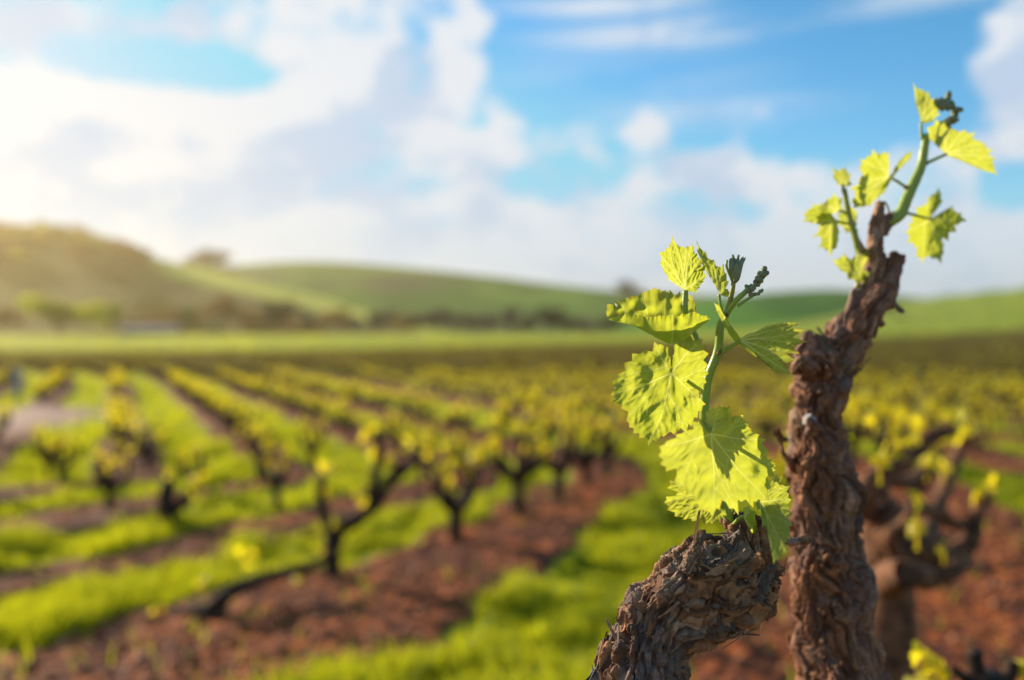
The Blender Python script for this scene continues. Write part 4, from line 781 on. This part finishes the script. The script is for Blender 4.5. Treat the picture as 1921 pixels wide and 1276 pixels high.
# ================================================================== SECOND NEAR VINE (right)
DR = .74
org = np.array([(1600 - CX) * .78 / F, .78, 0.0]); RV = empty('upright_vine', org)
d = DR
ch = [[(1600, 1420, d + .02, 90), (1590, 1330, d + .01, 84), (1580, 1270, d, 76), (1568, 1180, d, 68), (1564, 1110, d, 70), (1556, 1040, d, 62), (1550, 975, d, 55), (1548, 920, d, 58), (1534, 865, d, 54), (1530, 800, d, 46), (1535, 740, d, 43), (1544, 690, d, 46), (1575, 655, d, 44), (1605, 620, d, 36), (1628, 585, d, 32), (1645, 555, d, 29), (1662, 525, d, 21), (1676, 498, d, 18), (1684, 477, d, 15)],
      [(1540, 700, d - .01, 44), (1532, 665, d - .01, 36), (1533, 628, d - .01, 27)],
      [(1632, 575, d, 24), (1636, 530, d, 19), (1642, 480, d, 17), (1643, 440, d, 15), (1648, 400, d, 13), (1651, 377, d, 9)],
      [(1655, 440, d, 10), (1664, 418, d, 12), (1675, 405, d, 9)],
      [(1600, 590, d, 16), (1604, 556, d, 11), (1608, 541, d, 8)],
      [(1520, 690, d - .03, 14), (1500, 680, d - .04, 12), (1490, 700, d - .03, 8)],
      [(1523, 810, d - .03, 14), (1521, 792, d - .042, 9), (1521, 786, d - .044, 7)],
      [(1490, 880, d, 12), (1470, 850, d - .01, 5), (1464, 815, d - .015, 3), (1461, 800, d - .02, 2)],
      [(1640, 600, d, 14), (1658, 612, d, 6)], [(1665, 560, d, 12), (1674, 578, d, 8)], [(1615, 650, d, 14), (1638, 642, d, 5)]]
kn = [(1527, 697, d - .04, 22, .006), (1560, 1060, d - .04, 34, .006), (1612, 1075, d - .03, 22, .005), (1585, 1150, d - .04, 30, .004), (1530, 910, d - .04, 30, .004)]
vnt = wood('arm', RV, ch, .00105, 31, org, kn, 1.2, (10, 64), red=.55)
flakes(RV, org, vnt, 45, 5, 1.0, 1.0, .5); flakes(RV, org, vnt, 90, 15, 1.3, .42, .25)
wood('trunk', RV, [[(1600, 1400, d + .02, 88), (1610, 1700, d + .03, 95), (1600, 2500, d + .04, 105), (1600, 3530, d + .04, 125)]], .005, 32, org)
S1 = stem('shoot', RV, org, [(1664, 418, d), (1688, 402, d), (1700, 375, d), (1716, 340, d), (1728, 312, d), (1733, 285, d), (1738, 252, d)], .0060, .0034, .02)
stem('petiole', S1, org, [(1700, 352, d), (1686, 342, d), (1672, 334, d)], .0015, .0012)
stem('petiole', S1, org, [(1738, 306, d), (1756, 298, d), (1776, 289, d)], .0016, .0014)
stem('petiole', S1, org, [(1730, 262, d), (1728, 245, d), (1728, 230, d)], .0014, .0012)
stem('petiole', S1, org, [(1690, 398, d), (1710, 402, d), (1743, 411, d + .03)], .0016, .0012)
stem('petiole', S1, org, [(1668, 398, d), (1664, 385, d), (1658, 377, d)], .001, .0008)
R1 = c3([(828, 298), (810, 220), (790, 130), (780, 48), (815, 85), (845, 95), (878, 105), (920, 150), (950, 195), (955, 250), (920, 290), (870, 312)])
leaf(S1, org, [dict(tips=R1, P=one(c3, 838, 300), D=d, veins=[3, 5, 6, 7, 8, 9], tilt=(.0001, 0), pleat=.002, seed=21, sinus=(11,), rings=24, notch=.14)], 'upright leaf at the top of the right shoot')
R2 = c3([(880, 400), (868, 335), (925, 285), (978, 285), (1018, 325), (1050, 345), (1105, 345), (1178, 360), (1160, 400), (1240, 435), (1245, 460), (1290, 470), (1260, 505), (1300, 525), (1290, 570), (1322, 632), (1220, 605), (1100, 550), (1010, 520), (930, 445)])
leaf(S1, org, [dict(tips=R2, P=one(c3, 985, 500), D=d, veins=[1, 2, 3, 4, 6, 7, 9, 11, 13, 15], tilt=(.0003, .0001), pleat=.0022, seed=22, sinus=(18,), rings=26, notch=.12)], 'wide fan leaf reaching right from the top shoot')
R3 = c3([(630, 640), (635, 560), (630, 490), (600, 480), (570, 500), (525, 468), (490, 510), (450, 530), (440, 580), (440, 660), (380, 720), (415, 750), (388, 800), (405, 842), (450, 840), (500, 838), (548, 790), (590, 710)])
R3b = c3([(778, 478), (738, 497), (690, 548), (640, 630), (590, 700), (553, 788), (600, 745), (650, 655), (700, 595), (765, 528)])
leaf(S1, org, [dict(tips=R3, P=one(c3, 622, 645), D=d, veins=[2, 3, 5, 7, 9, 10, 12, 14, 16], tilt=(.0003, .0001), pleat=.002, seed=23, sinus=(0, 17), rings=26),
               dict(tips=R3b, P=one(c3, 665, 625), D=d - .004, veins=[0, 5], seed=24, rings=12, notch=.06)], 'pleated leaf left of the top shoot')
R4 = c3([(893, 895), (930, 850), (968, 798), (948, 710), (905, 750), (878, 765), (850, 815), (800, 832), (770, 900), (735, 990), (745, 1062), (785, 1078), (800, 1150), (835, 1202), (850, 1160), (900, 1160), (960, 1195), (975, 1130), (982, 1080), (962, 1035), (1005, 1052), (1055, 990), (1065, 945), (1122, 922), (1090, 870), (1060, 870), (1035, 823), (975, 885), (915, 915)])
leaf(S1, org, [dict(tips=R4, P=one(c3, 885, 912), D=d + .03, veins=[3, 6, 9, 13, 16, 20, 23, 26], tilt=(.0004, .0001), cup=.003, seed=25, sinus=(0, 27, 28), fold=[(*one(c3, 850, 1200), *one(c3, 880, 760), -.0007)])], 'broad bright leaf hanging right of the top shoot')
r = np.random.default_rng(3)
blobm('folded_bud', S1, org, [(1769 + r.normal(0, 5), 196 + r.normal(0, 6), d, 6, 10, r.normal(0, .5)) for _ in range(9)], 'bud', 7)
stem('flower_stalk', S1, org, [(1740, 258, d), (1760, 248, d), (1776, 235, d)], .0016, .0012)
blobm('flower_cluster', S1, org, [(1776 + 22 * f + r.normal(0, 2.5), 236 - 34 * f + r.normal(0, 2.5), d + r.normal(0, .002), 4.5, 6, r.random() * 3) for f in np.linspace(0, 1, 22)] + [(1792 + r.normal(0, 3), 228 + r.normal(0, 2), d, 4, 4.5, 1) for _ in range(4)], 'bud', 8)
scales(S1, org, [(1664, 418, d, 12), (1676, 408, d, 11), (1699, 352, d, 5), (1739, 305, d, 5), (1696, 399, d, 6)], 42)
S2 = stem('shoot', RV, org, [(1612, 475, d), (1603, 440, d), (1594, 410, d), (1588, 380, d), (1584, 355, d)], .0034, .0022, .2)
stem('shoot_base', RV, org, [(1632, 478, d), (1618, 470, d), (1606, 450, d)], .0042, .003, .9)
R5 = c3([(345, 685), (305, 695), (278, 650), (262, 572), (300, 600), (322, 590), (355, 578), (388, 618), (402, 690), (370, 712)])
leaf(S2, org, [dict(tips=R5, P=one(c3, 352, 700), D=d, veins=[3, 5, 6, 7], pleat=.003, seed=26, rings=16)])
R6a = c3([(340, 850), (335, 780), (285, 742), (240, 780), (208, 808), (150, 815), (90, 878), (82, 925), (140, 945), (200, 915), (260, 890)])
leaf(S2, org, [dict(tips=R6a, P=one(c3, 310, 855), D=d, veins=[2, 4, 5, 7, 8], tilt=(.0002, 0), pleat=.003, seed=27, rings=18)])
R6b = c3([(310, 925), (322, 1000), (302, 1090), (262, 1150), (228, 1112), (178, 1100), (208, 1052), (138, 1030), (185, 985), (150, 935), (190, 855), (255, 860)])
leaf(S2, org, [dict(tips=R6b, P=one(c3, 285, 915), D=d - .01, veins=[2, 3, 5, 7, 9], tilt=(.0002, .0001), pleat=.003, seed=28, rings=18, fold=[(*one(c3, 270, 1150), *one(c3, 270, 900), -.002)])])
R7 = c3([(360, 1000), (300, 940), (300, 880), (330, 850), (390, 828), (432, 850), (430, 940), (442, 1025)])
leaf(S2, org, [dict(tips=R7, P=one(c3, 385, 960), D=d + .008, veins=[1, 3, 5], pleat=.002, seed=29, rings=14)])
stem('petiole', S2, org, [(1594, 405, d), (1582, 398, d), (1570, 396, d)], .0012, .001)
stem('petiole', S2, org, [(1598, 420, d), (1580, 418, d), (1566, 413, d - .008)], .0012, .001)
blobm('folded_bud', S2, org, [(1581 + r.normal(0, 2), 352 + k * 5, d - .002, 3.5, 7, 0.1) for k in range(3)], 'bud', 9)
S3 = stem('shoot', RV, org, [(1608, 541, d), (1610, 528, d), (1612, 515, d)], .0028, .002, .5)
R8 = c3([(430, 1325), (370, 1290), (320, 1230), (262, 1165), (310, 1155), (345, 1122), (385, 1160), (405, 1150), (430, 1098), (450, 1130), (470, 1120), (485, 1100), (515, 1083), (505, 1150), (470, 1215), (500, 1240), (530, 1250), (475, 1310)])
leaf(S3, org, [dict(tips=R8, P=one(c3, 440, 1265), D=d - .004, veins=[3, 5, 8, 10, 12, 16], pleat=.002, seed=30, rings=20)])
S4 = stem('bud_stalk', RV, org, [(1578, 835, d), (1585, 830, d), (1588, 825, d)], .002, .0016, .6)
scb = MB(); scatter_leaves(scb, at(1590, 822, d - .005), 12, .0045, .0075, random.Random(4), True); link('budding_leaves', scb.me('budding_leaves', MAT['vine_leaf'], False, org), S4)
mb = MB(); c = at(1522, 790, d - .040); mb.tube([c + np.array([0, .006, 0]), c + np.array([0, -.001, .001]), c + np.array([0, -.0025, .0015])], [.0060, .0044, .0036], 11, .16, random.Random(8)); link('cut_stub', mb.me('cut_stub', MAT['cut'], False, org), RV)
tag(RV, 'upright gnarled reddish trunk with cut stubs and two leafy shoots against the sky', 'vine')

# ================================================================== blurred vine right behind it
org = np.array([1.02, 2.1, 0]); BV = empty('spreading_vine', org)
LS = .03
for args in [('trunk', [(1690, 2150, 2.1, 70), (1675, 1500, 2.05, 62), (1665, 1250, 2.0, 50), (1662, 1100, 2.0, 46), (1655, 1000, 2.0, 42), (1640, 940, 2.0, 36)], 1),
             ('arm', [(1625, 960, 1.95, 26), (1625, 915, 1.9, 22), (1670, 880, 1.9, 18), (1710, 850, 1.9, 17), (1750, 818, 1.9, 14), (1790, 806, 1.9, 11)], 2, [(1642, 775, 1.9, 6, .02), (1650, 862, 1.55, 6, .02), (1722, 800, 1.9, 6, .02), (1790, 785, 1.9, 4, .015), (1690, 838, 1.9, 4, .02)]),
             ('arm', [(1662, 1060, 1.98, 36), (1720, 1030, 1.95, 30), (1780, 1045, 1.95, 24), (1820, 1010, 1.95, 17), (1835, 960, 1.95, 13), (1858, 925, 1.95, 10)], 3, [(1860, 905, 1.95, 6, .02), (1835, 930, 1.95, 3, .015)]),
             ('arm', [(1655, 1020, 1.98, 24), (1670, 985, 1.9, 18), (1700, 955, 1.9, 15), (1760, 962, 1.9, 13), (1790, 985, 1.95, 10), (1830, 975, 1.95, 7)], 4, [(1720, 985, 1.55, 6, .02)]),
             ('arm', [(1700, 1040, 2.1, 22), (1745, 990, 2.3, 16), (1770, 920, 2.4, 14), (1790, 870, 2.5, 12), (1815, 820, 2.5, 8)], 5, [(1805, 812, 2.5, 6, .03), (1768, 880, 2.4, 5, .02)]),
             ('arm', [(1660, 1090, 1.95, 30), (1700, 1075, 1.55, 26), (1735, 1085, 1.8, 22), (1780, 1075, 1.8, 18), (1812, 1050, 1.82, 12)], 51, [(1770, 1030, 1.8, 3, .015)]),
             ('arm', [(1650, 1000, 2.0, 26), (1700, 1000, 2.1, 20), (1740, 1010, 2.15, 18), (1790, 1020, 2.2, 12)], 52),
             ('arm', [(1640, 930, 2.0, 22), (1660, 900, 2.1, 16), (1700, 905, 2.15, 13), (1735, 880, 2.2, 9)], 53, [(1738, 868, 2.2, 5, .02)]),
             ('arm', [(1690, 1050, 1.9, 18), (1668, 1010, 1.8, 14), (1700, 975, 1.75, 10), (1712, 945, 1.75, 7)], 54, [(1716, 935, 1.75, 4, .015)])]:
    arm_px(*args, sz=LS, mt='sunlit_wood')
tag(BV, 'blurred dark vine with spreading arms just behind the upright reddish trunk', 'vine')
# stubby vine head cut by the bottom right corner
org = np.array([.72, 1.2, 0]); SV = empty('stubby_vine', org); BV = SV
arm_px('trunk', [(1860, 3000, 1.2, 60), (1860, 1700, 1.2, 54), (1860, 1400, 1.2, 52), (1850, 1300, 1.2, 46), (1850, 1262, 1.2, 30)], 6)
arm_px('arm', [(1840, 1320, 1.2, 18), (1832, 1270, 1.2, 15), (1828, 1222, 1.2, 14)], 7)
arm_px('arm', [(1850, 1290, 1.2, 22), (1812, 1275, 1.2, 11), (1786, 1250, 1.2, 6)], 8, [(1738, 1240, 1.2, 8, .018), (1730, 1272, 1.2, 7, .018), (1765, 1262, 1.2, 5, .012)], sz=.022)
arm_px('arm', [(1870, 1300, 1.2, 20), (1895, 1262, 1.2, 13), (1900, 1240, 1.2, 9)], 9, [(1918, 1245, 1.2, 4, .012)], sz=.02)
tag(SV, 'stubby pruned vine head poking up at the bottom right corner', 'vine')

# ------------------------------------------------------------------ haze
mb = MB(); mb.box((-900, -60, -6), (900, 1050, 75)); hz = mb.me('haze', None, False)
m = newmat('haze_air'); pv = nn('ShaderNodeVolumePrincipled'); pv.inputs['Color'].default_value = (1, .80, .42, 1); pv.inputs['Density'].default_value = .00036; pv.inputs['Anisotropy'].default_value = .6
o_ = nn('ShaderNodeOutputMaterial'); nt.links.new(pv.outputs[0], o_.inputs['Volume']); hz.materials.append(m)
tag(link('haze', hz), 'thin warm evening haze lying over the valley', 'haze', kind='stuff')
